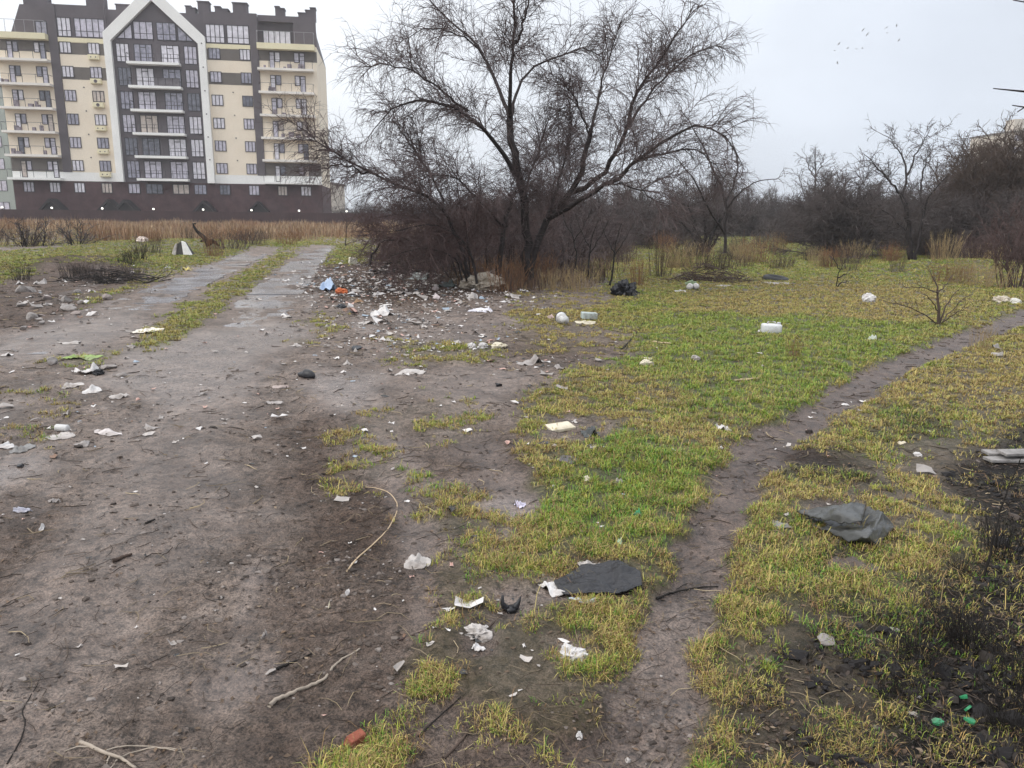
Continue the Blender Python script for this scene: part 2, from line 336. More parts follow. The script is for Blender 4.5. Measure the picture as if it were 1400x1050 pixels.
def nz(scale, detail=6., rough=.65, dist=0.):
    n = N(nt, 'ShaderNodeTexNoise', Scale=scale, Detail=detail, Roughness=rough, Distortion=dist); L(tc.outputs['Object'], n.inputs['Vector']); return n.outputs[0]
n_big, n_mid, n_fine, n_gr = nz(.7, 8), nz(4.5, 8, .7, .4), nz(24, 8, .75), nz(110, 4, .75)
mud = ramp(nt, n_mid, [(.30, (.115, .083, .066)), (.47, (.212, .157, .124)), (.66, (.325, .256, .213))])
mud = mixc(nt, ramp(nt, n_big, [(.4, 0), (.65, .55)]), mud, (.15, .112, .088))
n_pat = nz(2.1, 9, .72, .8); mud = mixc(nt, 1., mud, ramp(nt, n_pat, [(.36, .60), (.5, 1.0), (.62, 1.2)]), 'MULTIPLY')
spk = ramp(nt, n_fine, [(.36, .30), (.5, 1.0), (.64, 1.32)]); mud = mixc(nt, 1., mud, spk, 'MULTIPLY')
mud = mixc(nt, 1., mud, ramp(nt, n_gr, [(.38, .36), (.5, 1.), (.62, 1.45)]), 'MULTIPLY')
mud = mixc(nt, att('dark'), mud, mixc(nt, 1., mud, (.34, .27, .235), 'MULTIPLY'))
wetc = mixc(nt, att('wet'), mud, mixc(nt, .35, mixc(nt, 1., mud, (.84, .84, .85), 'MULTIPLY'), (.18, .168, .172)))
turf = ramp(nt, n_fine, [(.3, (.035, .026, .016)), (.5, (.11, .08, .04)), (.7, (.22, .165, .08))])
turf_g = ramp(nt, n_fine, [(.3, (.03, .032, .012)), (.5, (.085, .09, .025)), (.7, (.16, .165, .045))])
turf = mixc(nt, att('green'), turf, turf_g)
gfac = N(nt, 'ShaderNodeMath', operation='MULTIPLY_ADD'); L(att('grass'), gfac.inputs[0]); gfac.inputs[1].default_value = 1.5
sub = N(nt, 'ShaderNodeMath', operation='MULTIPLY_ADD'); L(n_fine, sub.inputs[0]); sub.inputs[1].default_value = -1.2; sub.inputs[2].default_value = .32
L(sub.outputs[0], gfac.inputs[2]); gfac.use_clamp = True
colr = mixc(nt, gfac.outputs[0], wetc, turf)
colr = mixc(nt, att('burn'), colr, ramp(nt, n_fine, [(.35, (.008, .007, .007)), (.7, (.034, .028, .024))]))
L(colr, bs.inputs['Base Color'])
ro = N(nt, 'ShaderNodeMapRange'); L(att('wet'), ro.inputs['Value']); ro.inputs['To Min'].default_value = .58; ro.inputs['To Max'].default_value = .13
ro2 = N(nt, 'ShaderNodeMath', operation='MULTIPLY_ADD'); L(n_fine, ro2.inputs[0]); ro2.inputs[1].default_value = .35; ro2.inputs[2].default_value = -.17
ro3 = N(nt, 'ShaderNodeMath', operation='ADD'); L(ro.outputs[0], ro3.inputs[0]); L(ro2.outputs[0], ro3.inputs[1]); ro4 = N(nt, 'ShaderNodeMath', operation='MULTIPLY_ADD'); L(att('dark'), ro4.inputs[0]); ro4.inputs[1].default_value = .22; L(ro3.outputs[0], ro4.inputs[2]); L(ro4.outputs[0], bs.inputs['Roughness'])
spc = N(nt, 'ShaderNodeMapRange'); L(att('dark'), spc.inputs['Value']); spc.inputs['To Min'].default_value = .55; spc.inputs['To Max'].default_value = .2; L(spc.outputs[0], bs.inputs['Specular IOR Level'])
hgt = N(nt, 'ShaderNodeMath', operation='MULTIPLY_ADD'); L(n_fine, hgt.inputs[0]); hgt.inputs[1].default_value = 1.; L(n_mid, hgt.inputs[2])
h2 = N(nt, 'ShaderNodeMath', operation='MULTIPLY_ADD'); L(n_gr, h2.inputs[0]); h2.inputs[1].default_value = .4; L(hgt.outputs[0], h2.inputs[2])
bst = N(nt, 'ShaderNodeMapRange'); L(att('wet'), bst.inputs['Value']); bst.inputs['To Min'].default_value = 1.0; bst.inputs['To Max'].default_value = .15
bp = N(nt, 'ShaderNodeBump', Distance=.04); L(bst.outputs[0], bp.inputs['Strength']); L(h2.outputs[0], bp.inputs['Height']); L(bp.outputs[0], bs.inputs['Normal'])
onpath = (ftr > .5).ravel(); qp = onpath[Q].all(1) & (V[Q[:, 0], 0] != 0)
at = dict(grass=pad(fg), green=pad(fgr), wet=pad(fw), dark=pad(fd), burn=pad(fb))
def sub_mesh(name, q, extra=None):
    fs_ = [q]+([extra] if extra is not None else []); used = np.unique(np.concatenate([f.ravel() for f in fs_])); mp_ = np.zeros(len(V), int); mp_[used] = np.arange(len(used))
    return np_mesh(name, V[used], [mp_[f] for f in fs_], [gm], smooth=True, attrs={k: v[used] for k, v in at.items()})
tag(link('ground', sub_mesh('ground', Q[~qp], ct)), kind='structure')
tag(link('footpath', sub_mesh('footpath', Q[qp])), kind='structure')
# concrete slab tracks
cm = pmat('wet_concrete', (.265, .262, .275), .2, .3, 1.6, .5, .5, dirt=(.13, .105, .09))
for o, s0, s1 in ((SA, -3.85, 22), (SRA, -3.45, 26.5)):
    mb = MB(); s = s0; rnd = random.Random(int(s1))
    while s < s1:
        ln = 2.45; gap = .06; z = .014+rnd.uniform(-.008, .010)-.05*max(0, min(1, (2.2-s)/5.5)); t0 = rnd.uniform(-.05, .05); tilt = rnd.uniform(-.008, .008)
        nseg = 10
        pts = []
        for k in range(nseg+1): pts.append((s+gap/2+(ln-gap)*k/nseg, .55+rnd.uniform(-.09, .02), -.55+rnd.uniform(-.02, .09)))
        top = []; 
        for (ss, r_, l_) in pts:
            for tt in (l_, 0., r_):
                p = o+SDIR*ss+SN*(tt+t0); top.append((p[0], p[1], z+tilt*tt*2+.004*math.sin(ss*3)))
        n0 = len(mb.v); bot = [(x, y, -.12) for x, y, _ in top]; m = len(top)
        fcs = []
        for k in range(nseg):
            for j in (0, 1):
                i0 = k*3+j; fcs += [(i0, i0+1, i0+4, i0+3), (m+i0, m+i0+3, m+i0+4, m+i0+1)]
            fcs += [(k*3, k*3+3, m+k*3+3, m+k*3), (k*3+2, m+k*3+2, m+k*3+5, k*3+5)]
        fcs += [(0, m, m+1, 1), (1, m+1, m+2, 2), (nseg*3, nseg*3+1, m+nseg*3+1, m+nseg*3), (nseg*3+1, nseg*3+2, m+nseg*3+2, m+nseg*3+1)]
        mb.raw(top+bot, fcs); s += ln
    tag(mb.build('concrete_track', cm), kind='structure')
# ================================================================ GRASS
def blades(x, y, z, hgt, wid, az, lean, col, name, mat, curl=1.0):
    n = len(x); dx, dy = np.cos(az), np.sin(az); px_, py_ = -dy, dx
    l1 = lean*.5; l2 = lean*1.25*curl
    m = np.stack([x+dx*hgt*.55*np.sin(l1), y+dy*hgt*.55*np.sin(l1), z+hgt*.55*np.cos(l1)], -1)
    t = m+np.stack([dx*hgt*.45*np.sin(l2), dy*hgt*.45*np.sin(l2), hgt*.45*np.cos(l2)], -1)
    t[:, 2] = np.maximum(t[:, 2], z+.004)
    s = np.stack([px_*wid*.5, py_*wid*.5, np.zeros(n)], -1); b = np.stack([x, y, z-.006], -1)
    V_ = np.stack([b-s, b+s, m+s*.85, m-s*.85, t], 1).reshape(-1, 3); i = np.arange(n)*5
    me = np_mesh(name, V_, [np.stack([i, i+1, i+2, i+3], -1), np.stack([i+3, i+2, i+4], -1)], [mat], col=np.repeat(col, 5, 0))
    return link(name, me)
GCOL = np.array([[.125, .255, .036], [.32, .355, .060], [.45, .36, .12], [.235, .15, .07], [.03, .026, .022]])
def pick(n, w):
    w = w/w.sum(1, keepdims=True); c = np.cumsum(w, 1); u = RNG.random((n, 1)); return (u > c).sum(1).clip(0, w.shape[1]-1)
NT = 600000                                 # tufts; each one a spray of blades
r = np.exp(RNG.uniform(math.log(1.25), math.log(72), NT)); th = R(1)*RNG.uniform(-62, 62, NT); ok_ = (np.abs(th) < R(42)) | (r < 13); r, th = r[ok_], th[ok_]; NT = len(r); x = r*np.sin(th); y = r*np.cos(th)
g, gr, bu, dn = look(fg, x, y), look(fgr, x, y), look(fb, x, y), look(dens_noise, x, y)
fine_ = fbm(x, y, 3, 5.5, 13); far_ = sstep(6, 16, r)
e_ = g+.75*(dn-.55)*np.clip(1.7-g, .5, 1.2)*(1-.4*far_)
keep = RNG.random(NT) < sstep(.10, .92, e_)*(1-.72*bu)*np.clip(.62+.95*fine_+.35*far_, .04, 1)*np.clip((g-.03)/.11, 0, 1)
x, y, r, g, gr, bu = (q[keep] for q in (x, y, r, g, gr, bu)); nt_ = len(x)
patch = np.clip(gr+.42*fbm(x, y, 3, 1.4, 21)+.22*fbm(x, y, 2, 6, 22), 0, 1)
w = np.stack([patch**1.5*1.15, .38+.75*patch, (1-patch)*1.05+.1, .42+.65*(1-patch), bu*2.6], 1); w[:, 0] *= 1-.5*bu
kt = pick(nt_, w); vig = RNG.uniform(.55, 1.35, nt_)*np.clip(.75+.5*patch, .6, 1.3)
per = RNG.integers(5, 12, nt_); ti = np.repeat(np.arange(nt_), per); n = len(ti)
swap = RNG.random(n) < .30/(1+r[ti]/9); k = np.where(swap, pick(n, w[ti]), kt[ti])
rad = (.010+.022*RNG.random(n))*(1+.06*r[ti]); az = RNG.uniform(0, 6.283, n); bx = x[ti]+rad*.6*np.cos(az); by = y[ti]+rad*.6*np.sin(az); rb = r[ti]
va_ = 1/(1+rb/8)
mean_ = (w[ti]/w[ti].sum(1, keepdims=True))@GCOL; fb_ = np.clip((rb-3)/14, 0, .62)[:, None]; col = (GCOL[k]*(1-fb_)+mean_*fb_)*(1+va_*RNG.uniform(-.34, .34, n))[:, None]*(1+RNG.normal(0, .06, (n, 3)))
long_ = (RNG.random(n) < .05) & (k >= 2)
hgt = (.012+.026*RNG.random(n)**1.3)*vig[ti]*(1+.35*(k >= 2))*(1+1.6*long_)+.0007*np.minimum(rb, 40); wid = np.clip(.00078*rb, .0020, .022)*RNG.uniform(.65, 1.35, n)
lean = np.clip(RNG.normal(.98, .42, n)+.3*(k >= 2)+.4*long_, .1, 1.52)
gmat = vcmat('short_grass', .5, .25)
tag(blades(bx, by, look(H, bx, by), hgt, wid, az+RNG.normal(0, .7, n), lean, np.clip(col, .005, .8), 'meadow_grass', gmat), 'short matted green and straw coloured winter grass in patches over the mud', 'grass', kind='stuff')
print('blades', n)
# scattered debris on bare soil: fallen twigs, dead leaves, clods (nobody could count them)
def scatter(NN, rmin, rmax, wfun):
    r = np.exp(RNG.uniform(math.log(rmin), math.log(rmax), NN)); th = R(1)*RNG.uniform(-41, 41, NN)*np.where(r < 10, 1.35, 1); x = r*np.sin(th); y = r*np.cos(th)
    kp = RNG.random(NN) < wfun(x, y); return x[kp], y[kp], r[kp]
x, y, r = scatter(26000, 1.4, 34, lambda x, y: np.clip(.10+.5*look(fd, x, y)+.35*look(fb, x, y)+.15*(fbm(x, y, 2, 1.5, 31) > .2), 0, 1)*(1-.9*look(fs, x, y)))
n = len(x); z = look(H, x, y); ln = RNG.uniform(.03, .16, n)*(1+.02*r); a = RNG.uniform(0, 6.28, n); bend = RNG.normal(0, .35, n)
P = np.zeros((n, 4, 3))
for j, s in enumerate((-.5, -.15, .2, .5)):
    aa = a+bend*s*2; P[:, j] = np.stack([x+ln*s*np.cos(aa), y+ln*s*np.sin(aa), np.zeros(n)], -1); P[:, j, 2] = look(H, P[:, j, 0], P[:, j, 1])+.003+.008*RNG.random(n)
rad = np.clip(.00045*r, .0009, .006)*RNG.uniform(.6, 1.5, n); Vt, Qt, _ = tubes(P, np.stack([rad, rad, rad*.8, rad*.4], -1), 3)
tcx = np.array([[.05, .036, .028], [.09, .066, .05], [.2, .155, .10], [.34, .27, .17]])[RNG.choice(4, n, p=[.5, .28, .14, .08])]
tag(link('fallen_twigs', np_mesh('fallen_twigs', Vt, [Qt], [vcmat('twig_bits', .7)], col=np.repeat(tcx, 12, 0))), 'fine fallen twigs and dry stalks strewn over the mud', 'twigs', kind='stuff')
x, y, r = scatter(60000, 1.4, 30, lambda x, y: np.clip(.10+.75*look(fd, x, y)+.2*look(fg, x, y)-.2*look(fw, x, y), .03, 1)*(1-.8*look(fs, x, y))*sstep(-.5, .5, fbm(x, y, 3, 1.3, 33)))
n = len(x); z = look(H, x, y)+.003; sz = RNG.uniform(.004, .012, n)*(1+.09*r); a = RNG.uniform(0, 6.28, n)
cx, sx = np.cos(a), np.sin(a); t1 = RNG.normal(0, .35, n)*sz
P = np.stack([np.stack([x+cx*sz, y+sx*sz, z+t1], -1), np.stack([x-sx*sz*.5, y+cx*sz*.5, z+.35*sz*RNG.random(n)], -1), np.stack([x-cx*sz, y-sx*sz, z+np.abs(t1)], -1), np.stack([x+sx*sz*.5, y-cx*sz*.5, z+.35*sz*RNG.random(n)], -1)], 1)
lc = np.array([[.055, .038, .028], [.10, .068, .045], [.15, .10, .065], [.22, .165, .115]])[RNG.choice(4, n, p=[.46, .36, .14, .04])]
i = np.arange(n)*4
tag(link('leaf_litter', np_mesh('leaf_litter', P.reshape(-1, 3), [np.stack([i, i+1, i+2, i+3], -1)], [vcmat('dead_leaf', .6)], col=np.repeat(lc, 4, 0))), 'dead brown leaf litter scattered over the wet ground', 'leaves', kind='stuff')
# clods / pebbles : squashed 12-vertex icosahedra
ph = (1+5**.5)/2; ico = np.array([(-1, ph, 0), (1, ph, 0), (-1, -ph, 0), (1, -ph, 0), (0, -1, ph), (0, 1, ph), (0, -1, -ph), (0, 1, -ph), (ph, 0, -1), (ph, 0, 1), (-ph, 0, -1), (-ph, 0, 1)])/1.9
icf = np.array([(0, 11, 5), (0, 5, 1), (0, 1, 7), (0, 7, 10), (0, 10, 11), (1, 5, 9), (5, 11, 4), (11, 10, 2), (10, 7, 6), (7, 1, 8), (3, 9, 4), (3, 4, 2), (3, 2, 6), (3, 6, 8), (3, 8, 9), (4, 9, 5), (2, 4, 11), (6, 2, 10), (8, 6, 7), (9, 8, 1)])
def clods(x, y, sz, col, name, mat, flat=.6):
    n = len(x); v = ico[None]*RNG.uniform(.6, 1.3, (n, 12, 1)); a = RNG.uniform(0, 6.28, n); c, s = np.cos(a)[:, None], np.sin(a)[:, None]
    vx = (v[..., 0]*c-v[..., 1]*s)*sz[:, None]*RNG.uniform(.8, 1.5, (n, 1)); vy = (v[..., 0]*s+v[..., 1]*c)*sz[:, None]; vz = v[..., 2]*sz[:, None]*flat
    P = np.stack([x[:, None]+vx, y[:, None]+vy, (look(H, x, y)+sz*.12)[:, None]+vz], -1).reshape(-1, 3)
    return link(name, np_mesh(name, P, [(icf[None]+np.arange(n)[:, None, None]*12).reshape(-1, 3)], [mat], col=np.repeat(col, 12, 0)))
x, y, r = scatter(52000, 1.4, 26, lambda x, y: np.clip(1-look(fg, x, y)*1.3, .05, 1)*(1-.85*look(fs, x, y))*sstep(-.3, .7, fbm(x, y, 3, 1.7, 41))*(1-.5*look(fw, x, y)))
n = len(x); sz = np.minimum(np.exp(RNG.normal(math.log(.0042), .6, n))*(1+.07*r), .0038*r+.004)
cc = np.array([[.075, .058, .048], [.14, .115, .10], [.22, .19, .172], [.04, .031, .026], [.36, .33, .31]])[RNG.choice(5, n, p=[.38, .36, .09, .15, .02])]
tag(clods(x, y, np.clip(sz, .002, .05), cc, 'soil_clods', vcmat('clod', .65)), 'small clods of mud and pebbles on the bare ground', 'pebbles', kind='stuff')
x, y, r = scatter(90000, 1.6, 9, lambda x, y: sstep(.3, .85, look(fb, x, y))*sstep(-.2, .5, fbm(x, y, 3, 2.5, 45)))
n = len(x); cb = np.array([[.012, .010, .010], [.03, .024, .02], [.06, .045, .036]])[RNG.choice(3, n, p=[.6, .3, .1])]
tag(clods(x, y, np.exp(RNG.normal(math.log(.010), .5, n)), cb, 'charred_debris', bpy.data.materials['clod'], .8), 'black charred lumps and ash covering the burnt corner on the right', 'ash', kind='stuff')
# ================================================================ WOODY PLANTS
def unit(v): return v/(np.linalg.norm(v, axis=-1, keepdims=True)+1e-9)
def grow(P0, D0, Ln, S, droop, wig, rg):
    n = len(P0); P = np.zeros((n, S, 3)); P[:, 0] = P0; D = unit(D0); st = (Ln/(S-1))[:, None]
    for j in range(1, S):
        D = unit(D+rg.normal(0, wig, (n, 3))+np.array([0, 0, -1.])*droop*(j/S)); P[:, j] = P[:, j-1]+D*st
    return P
def spawn(P, per, t0, t1, ang, rg, upb=0.0):
    """per: children per parent (array) -> positions, directions, t"""
    n, S, _ = P.shape; pi = np.repeat(np.arange(n), per); m = len(pi); t = rg.uniform(t0, t1, m)*(S-1); a = np.minimum(t.astype(int), S-2); u = (t-a)[:, None]
    p = P[pi, a]*(1-u)+P[pi, a+1]*u; T = unit(P[pi, a+1]-P[pi, a]); q = unit(np.cross(T, rg.normal(size=(m, 3))))
    an = rg.normal(ang, .22, m)[:, None]; d = T*np.cos(an)+q*np.sin(an); d[:, 2] += upb
    return p, unit(d), t/(S-1), pi
def resample(pts, S, rg, jit=.0):
    pts = np.array(pts, float); seg = np.r_[0, np.cumsum(np.linalg.norm(np.diff(pts[:, :3], axis=0), axis=1))]; s = np.linspace(0, seg[-1], S)
    o = np.stack([np.interp(s, seg, pts[:, k]) for k in range(pts.shape[1])], -1)
    for _ in range(2): o[1:-1] = .25*o[:-2]+.5*o[1:-1]+.25*o[2:]
    o[1:-1, :3] += rg.normal(0, jit, (S-2, 3)); return o
def woody(limbs, levels, seed, base, sides=7):
    """limbs: list of (S,4) arrays x,y,z,r (world). levels: dicts. returns (stem arrays, twig arrays) relative to base"""
    rg = np.random.default_rng(seed); S = limbs[0].shape[0]; P = np.stack([l[:, :3] for l in limbs])-base; RA = np.stack([l[:, 3] for l in limbs])
    st = [tubes(P, RA, sides)[:2]]; tw = []; cur = P; curL = np.linalg.norm(np.diff(P, axis=1), axis=2).sum(1)
    for lv in levels:
        per = np.maximum(1, (curL*lv['den']*rg.uniform(.7, 1.3, len(curL))).astype(int)) if 'den' in lv else np.full(len(cur), lv['n'])
        p, d, t, pi = spawn(cur, per, lv.get('t0', .3), lv.get('t1', 1.), lv.get('ang', .8), rg, lv.get('up', 0))
        Ln = rg.uniform(*lv['len'], len(p))*np.clip(1.15-lv.get('tap', .5)*t, .3, 2); Pn = grow(p, d, Ln, lv['S'], lv.get('droop', .1), lv.get('wig', .12), rg)
        if 'zmin' in lv: Pn[..., 2] = np.maximum(Pn[..., 2], lv['zmin'])
        r0 = lv['r']*rg.uniform(.7, 1.3, len(p)); Rn = r0[:, None]*np.linspace(1, lv.get('end', .4), lv['S'])[None]
        (st if lv.get('stem') else tw).append(tubes(Pn, Rn, lv.get('k', 3))[:2]); cur, curL = Pn, Ln
    return st, tw
def joinm(name, parts, mat, smooth=False):
    Vs, Qs, o = [], [], 0
    for v, q in parts: Vs.append(v); Qs.append(q+o); o += len(v)
    return np_mesh(name, np.concatenate(Vs), [np.concatenate(Qs)], [mat], smooth=smooth)
def plant(name, label, cat, base, limbs, levels, seed, mats, names=('trunk', 'crown'), group=None, sides=7):
    st, tw = woody(limbs, levels, seed, base, sides); e = bpy.data.objects.new(name, None); COL.objects.link(e); e.location = [float(q) for q in base]; e.empty_display_size = .3
    tag(e, label, cat, group)
    link(names[0], joinm(names[0], st, mats[0], True), e)
    if tw: link(names[1], joinm(names[1], tw, mats[1]), e)
    return e
bark = pmat('grey_brown_bark', (.036, .029, .028), .8, .4, 9, .6, .2)
twig = pmat('fine_twigs', (.095, .070, .068), .7, .25, 5, 0, .2)
twig_red = pmat('reddish_twigs', (.092, .060, .056), .7, .3, 5, 0, .2)
twig_dark = pmat('dark_twigs', (.090, .074, .071), .8, .3, 3, 0, .15)
twig_brown = pmat('brown_twigs', (.085, .062, .05), .8, .3, 3, 0, .15)
straw = pmat('dry_straw', (.33, .245, .13), .7, .35, 8, 0, .2)
rust = pmat('rusty_dry_stalks', (.22, .115, .06), .75, .35, 8, 0, .2)
char = pmat('charred_stems', (.022, .019, .017), .8, .4, 8, 0, .2)
def fan(n, h, spread, S, r, rg, droop=.0, base_r=.15, wig=.06):
    az = rg.uniform(0, 6.283, n); le = np.abs(rg.normal(0, spread, n)); d = np.stack([np.cos(az)*np.sin(le), np.sin(az)*np.sin(le), np.cos(le)], -1)
    p0 = np.stack([np.cos(az)*base_r*rg.random(n), np.sin(az)*base_r*rg.random(n), np.full(n, -.05)], -1)
    P = grow(p0, d, h*rg.uniform(.6, 1.05, n), S, droop, wig, rg); rad = r*rg.uniform(.6, 1.2, n)[:, None]*np.linspace(1, .25, S)[None]
    return [np.concatenate([P[i], rad[i][:, None]], 1) for i in range(n)]
def PL(pts, Y0, S, r0, r1, rg, jit=.0):
    return resample([(*AT(px, py, Y0+dy), r0+(r1-r0)*i/(len(pts)-1)) for i, (px, py, dy) in enumerate(pts)], S, rg, jit)
rg = np.random.default_rng(3)
# ---- the big many-stemmed willow
bw = GP(714, 389); YW = bw[1]; SG = 16
limb_px = [
 ([(722, 392, 0), (721, 340, 0), (716, 274, 0), (708, 235, .1), (703, 204, .1), (697, 162, .2)], .155, .10),
 ([(706, 240, .1), (692, 215, -.2), (679, 198, -.4), (660, 172, -.7), (623, 144, -1.0), (595, 135, -1.2), (560, 136, -1.4), (533, 150, -1.5), (510, 178, -1.6)], .085, .012),
 ([(640, 152, -.9), (600, 120, -1.2), (566, 98, -1.4), (530, 84, -1.6), (500, 92, -1.7)], .04, .008),
 ([(697, 165, .2), (690, 143, .5), (679, 116, .8), (668, 88, 1.1), (655, 62, 1.3), (632, 42, 1.5), (600, 14, 1.7), (570, -14, 1.8)], .075, .018),
 ([(660, 72, 1.2), (635, 52, .8), (600, 38, .4), (570, 42, .2), (545, 60, 0)], .035, .007),
 ([(697, 162, .2), (698, 140, -.1), (697, 116, -.3), (701, 92, -.5), (704, 70, -.6), (703, 30, -.8), (702, -10, -.9), (704, -50, -1)], .075, .02),
 ([(705, 60, -.6), (716, 30, -.7), (722, 0, -.6), (728, -40, -.5)], .045, .015),
 ([(697, 166, .2), (702, 135, .7), (711, 111, 1.1), (725, 92, 1.4), (755, 80, 1.7), (785, 66, 2.0), (815, 70, 2.2), (833, 88, 2.3)], .06, .012),
 ([(724, 372, .1), (736, 330, .1), (748, 297, .2), (766, 277, .3), (785, 258, .5), (797, 228, .7), (804, 200, .8), (808, 176, .9)], .125, .07),
 ([(808, 178, .9), (815, 145, 1.1), (822, 115, 1.2), (828, 92, 1.3), (838, 60, 1.4), (848, 28, 1.5)], .055, .01),
 ([(806, 190, .9), (798, 160, .4), (786, 132, 0), (770, 112, -.3), (752, 100, -.5)], .035, .008),
 ([(785, 262, .5), (805, 256, .2), (820, 246, 0), (836, 222, -.2), (850, 200, -.4), (858, 176, -.5), (862, 145, -.6), (874, 118, -.7), (901, 84, -.8), (920, 55, -.9), (934, 37, -1.), (948, 8, -1)], .10, .012),
 ([(858, 176, -.5), (872, 150, -.1), (892, 122, .3), (925, 90, .7), (950, 72, .9), (975, 58, 1.0), (990, 66, 1.1)], .05, .008),
 ([(745, 302, .2), (764, 290, -.1), (785, 278, -.4), (808, 268, -.8), (832, 253, -1.1), (850, 236, -1.3), (866, 222, -1.5), (892, 202, -1.7), (915, 188, -1.9), (936, 176, -2.0), (965, 163, -2.1), (985, 172, -2.1), (1003, 196, -2.1), (1018, 232, -2.1)], .10, .008),
 ([(868, 222, -1.5), (890, 214, -1.0), (920, 206, -.6), (950, 205, -.4), (975, 218, -.3), (990, 245, -.2)], .045, .007),
 ([(832, 253, -1.1), (848, 250, -1.6), (868, 257, -2.0), (890, 268, -2.2), (905, 290, -2.3)], .035, .007),
 ([(746, 300, .2), (757, 268, .8), (768, 238, 1.3), (774, 205, 1.7), (784, 172, 2.0), (780, 140, 2.2), (770, 118, 2.4)], .05, .008),
 ([(716, 275, 0), (722, 245, .6), (735, 215, 1.1), (742, 180, 1.5), (760, 150, 1.8), (790, 140, 2.0)], .045, .008),
 ([(679, 385, -.4), (683, 355, -.4), (687, 335, -.4), (691, 308, -.3), (697, 280, -.1), (705, 262, .1)], .105, .05),
 ([(690, 310, -.3), (672, 296, -.8), (655, 270, -1.3), (628, 248, -1.7), (600, 236, -2.), (575, 240, -2.2), (550, 258, -2.4)], .04, .008),
 ([(648, 392, -.8), (632, 350, -1), (622, 315, -1.2), (607, 283, -1.3), (600, 269, -1.4), (572, 262, -1.5), (540, 254, -1.6), (522, 243, -1.6), (507, 236, -1.6), (484, 223, -1.7), (462, 212, -1.7), (446, 206, -1.8), (430, 192, -1.8), (417, 178, -1.9)], .066, .010),
 ([(507, 237, -1.6), (492, 235, -1.9), (478, 226, -2.1), (462, 224, -2.3), (448, 232, -2.4), (440, 248, -2.4)], .035, .006),
 ([(607, 275, -1.3), (596, 252, -1.0), (580, 226, -.8), (562, 200, -.6), (552, 186, -.5), (538, 160, -.4), (530, 135, -.3)], .035, .007),
]
limbs = [PL(p, YW, SG, a*.66, max(b*.75, .006), rg, .02) for p, a, b in limb_px]
W2 = [dict(den=8.0, t0=.26, len=(.5, 1.6), S=8, r=.0115, ang=.7, up=.35, droop=.15, wig=.12, end=.35, tap=.75),
      dict(den=11.5, t0=.12, len=(.3, .95), S=6, r=.0056, ang=.72, up=.15, droop=.28, wig=.16, tap=.5),
      dict(den=9.0, t0=.12, len=(.12, .5), S=4, r=.0040, ang=.7, up=.05, droop=.3, wig=.18, tap=.4)]
plant('willow_tree', 'big bare winter tree with several dark trunks and drooping twigs, filling the top middle', 'tree', bw, limbs, W2, 11, (bark, twig), sides=8)
# ---- generic shrub prototypes
Z3 = np.zeros(3)
def proto(name, label, cat, limbs, levels, seed, mats, loc, rz=0., sc=1., names=('stem', 'twigs'), group=None):
    e = plant(name, label, cat, Z3, limbs, levels, seed, mats, names, group, 5); e.location = [float(q) for q in loc]; e.rotation_euler = (0, 0, rz); e.scale = sc if hasattr(sc, '__len__') else (sc,)*3; return e
Z0 = np.zeros(3)
# reddish brush behind the willow
rb = GP(757, 352); rgx = np.random.default_rng(5)
limbs = [PL([(757+dx*.2, 352, dz), (752+dx*.5, 290, dz), (748+dx, 235, dz*1.3), (748+dx*1.5, 185+abs(dx)*.5, dz*1.5)], rb[1], 8, .014, .005, rgx, .03) for dx, dz in ((-18, 0), (-8, .4), (0, -.3), (9, .2), (20, -.2), (30, .3), (14, .6))]
plant('reddish_shrub', 'tall reddish brown brushy shrub standing just behind the big bare tree', 'shrub', rb, limbs, [dict(den=7, t0=.2, len=(.5, 1.2), S=6, r=.007, ang=.7, up=.2, droop=-.02), dict(den=13, t0=.1, len=(.25, .7), S=4, r=.0048, ang=.6, droop=.05), dict(n=4, len=(.1, .25), S=3, r=.0036, ang=.7)], 8, (twig_red, twig_red), ('stem', 'twigs'))
# bramble thicket left of the trunks: arching stems
tb = GP(628, 384); arch = [
 [(652, 388, -.6), (649, 355, -.6), (640, 338, -.7), (622, 318, -.8), (604, 306, -.9), (580, 310, -1), (556, 312, -1.1), (535, 318, -1.1), (512, 316, -1.2)],
 [(506, 362, -1.0), (509, 345, -1), (520, 333, -1), (540, 326, -1), (560, 330, -.9)],
 [(640, 384, 0), (622, 340, .2), (600, 312, .4), (570, 296, .5), (535, 292, .5), (505, 300, .5)],
 [(625, 380, .5), (612, 330, .6), (592, 290, .8), (575, 262, 1.), (566, 240, 1.1)], [(645, 384, .3), (640, 330, .3), (630, 285, .4), (625, 250, .5), (620, 215, .5)],
 [(632, 384, -.2), (626, 352, -.4), (602, 340, -.7), (570, 340, -1.), (535, 350, -1.2)], [(660, 384, .5), (668, 330, .7), (662, 290, .9), (655, 250, 1.1)],
 [(615, 380, .8), (590, 345, 1.), (560, 325, 1.2), (530, 322, 1.2), (500, 335, 1.2)], [(638, 384, -.4), (634, 350, -.6), (640, 315, -.7), (655, 285, -.8)]]
limbs = [PL(p, tb[1], 12, .030 if i < 3 else .022, .006, rgx, .02) for i, p in enumerate(arch)]
plant('bramble_thicket', 'tangled dark thicket of arching bare stems left of the big tree trunks', 'thicket', tb, limbs, [dict(den=10, t0=.10, len=(.4, 1.2), S=7, r=.008, ang=.8, up=.1, droop=.2), dict(den=11, t0=.1, len=(.2, .65), S=5, r=.0048, ang=.8, droop=.2), dict(n=5, len=(.1, .3), S=3, r=.0036, ang=.8, droop=.2)], 9, (bark, twig_red), ('stem', 'twigs'))
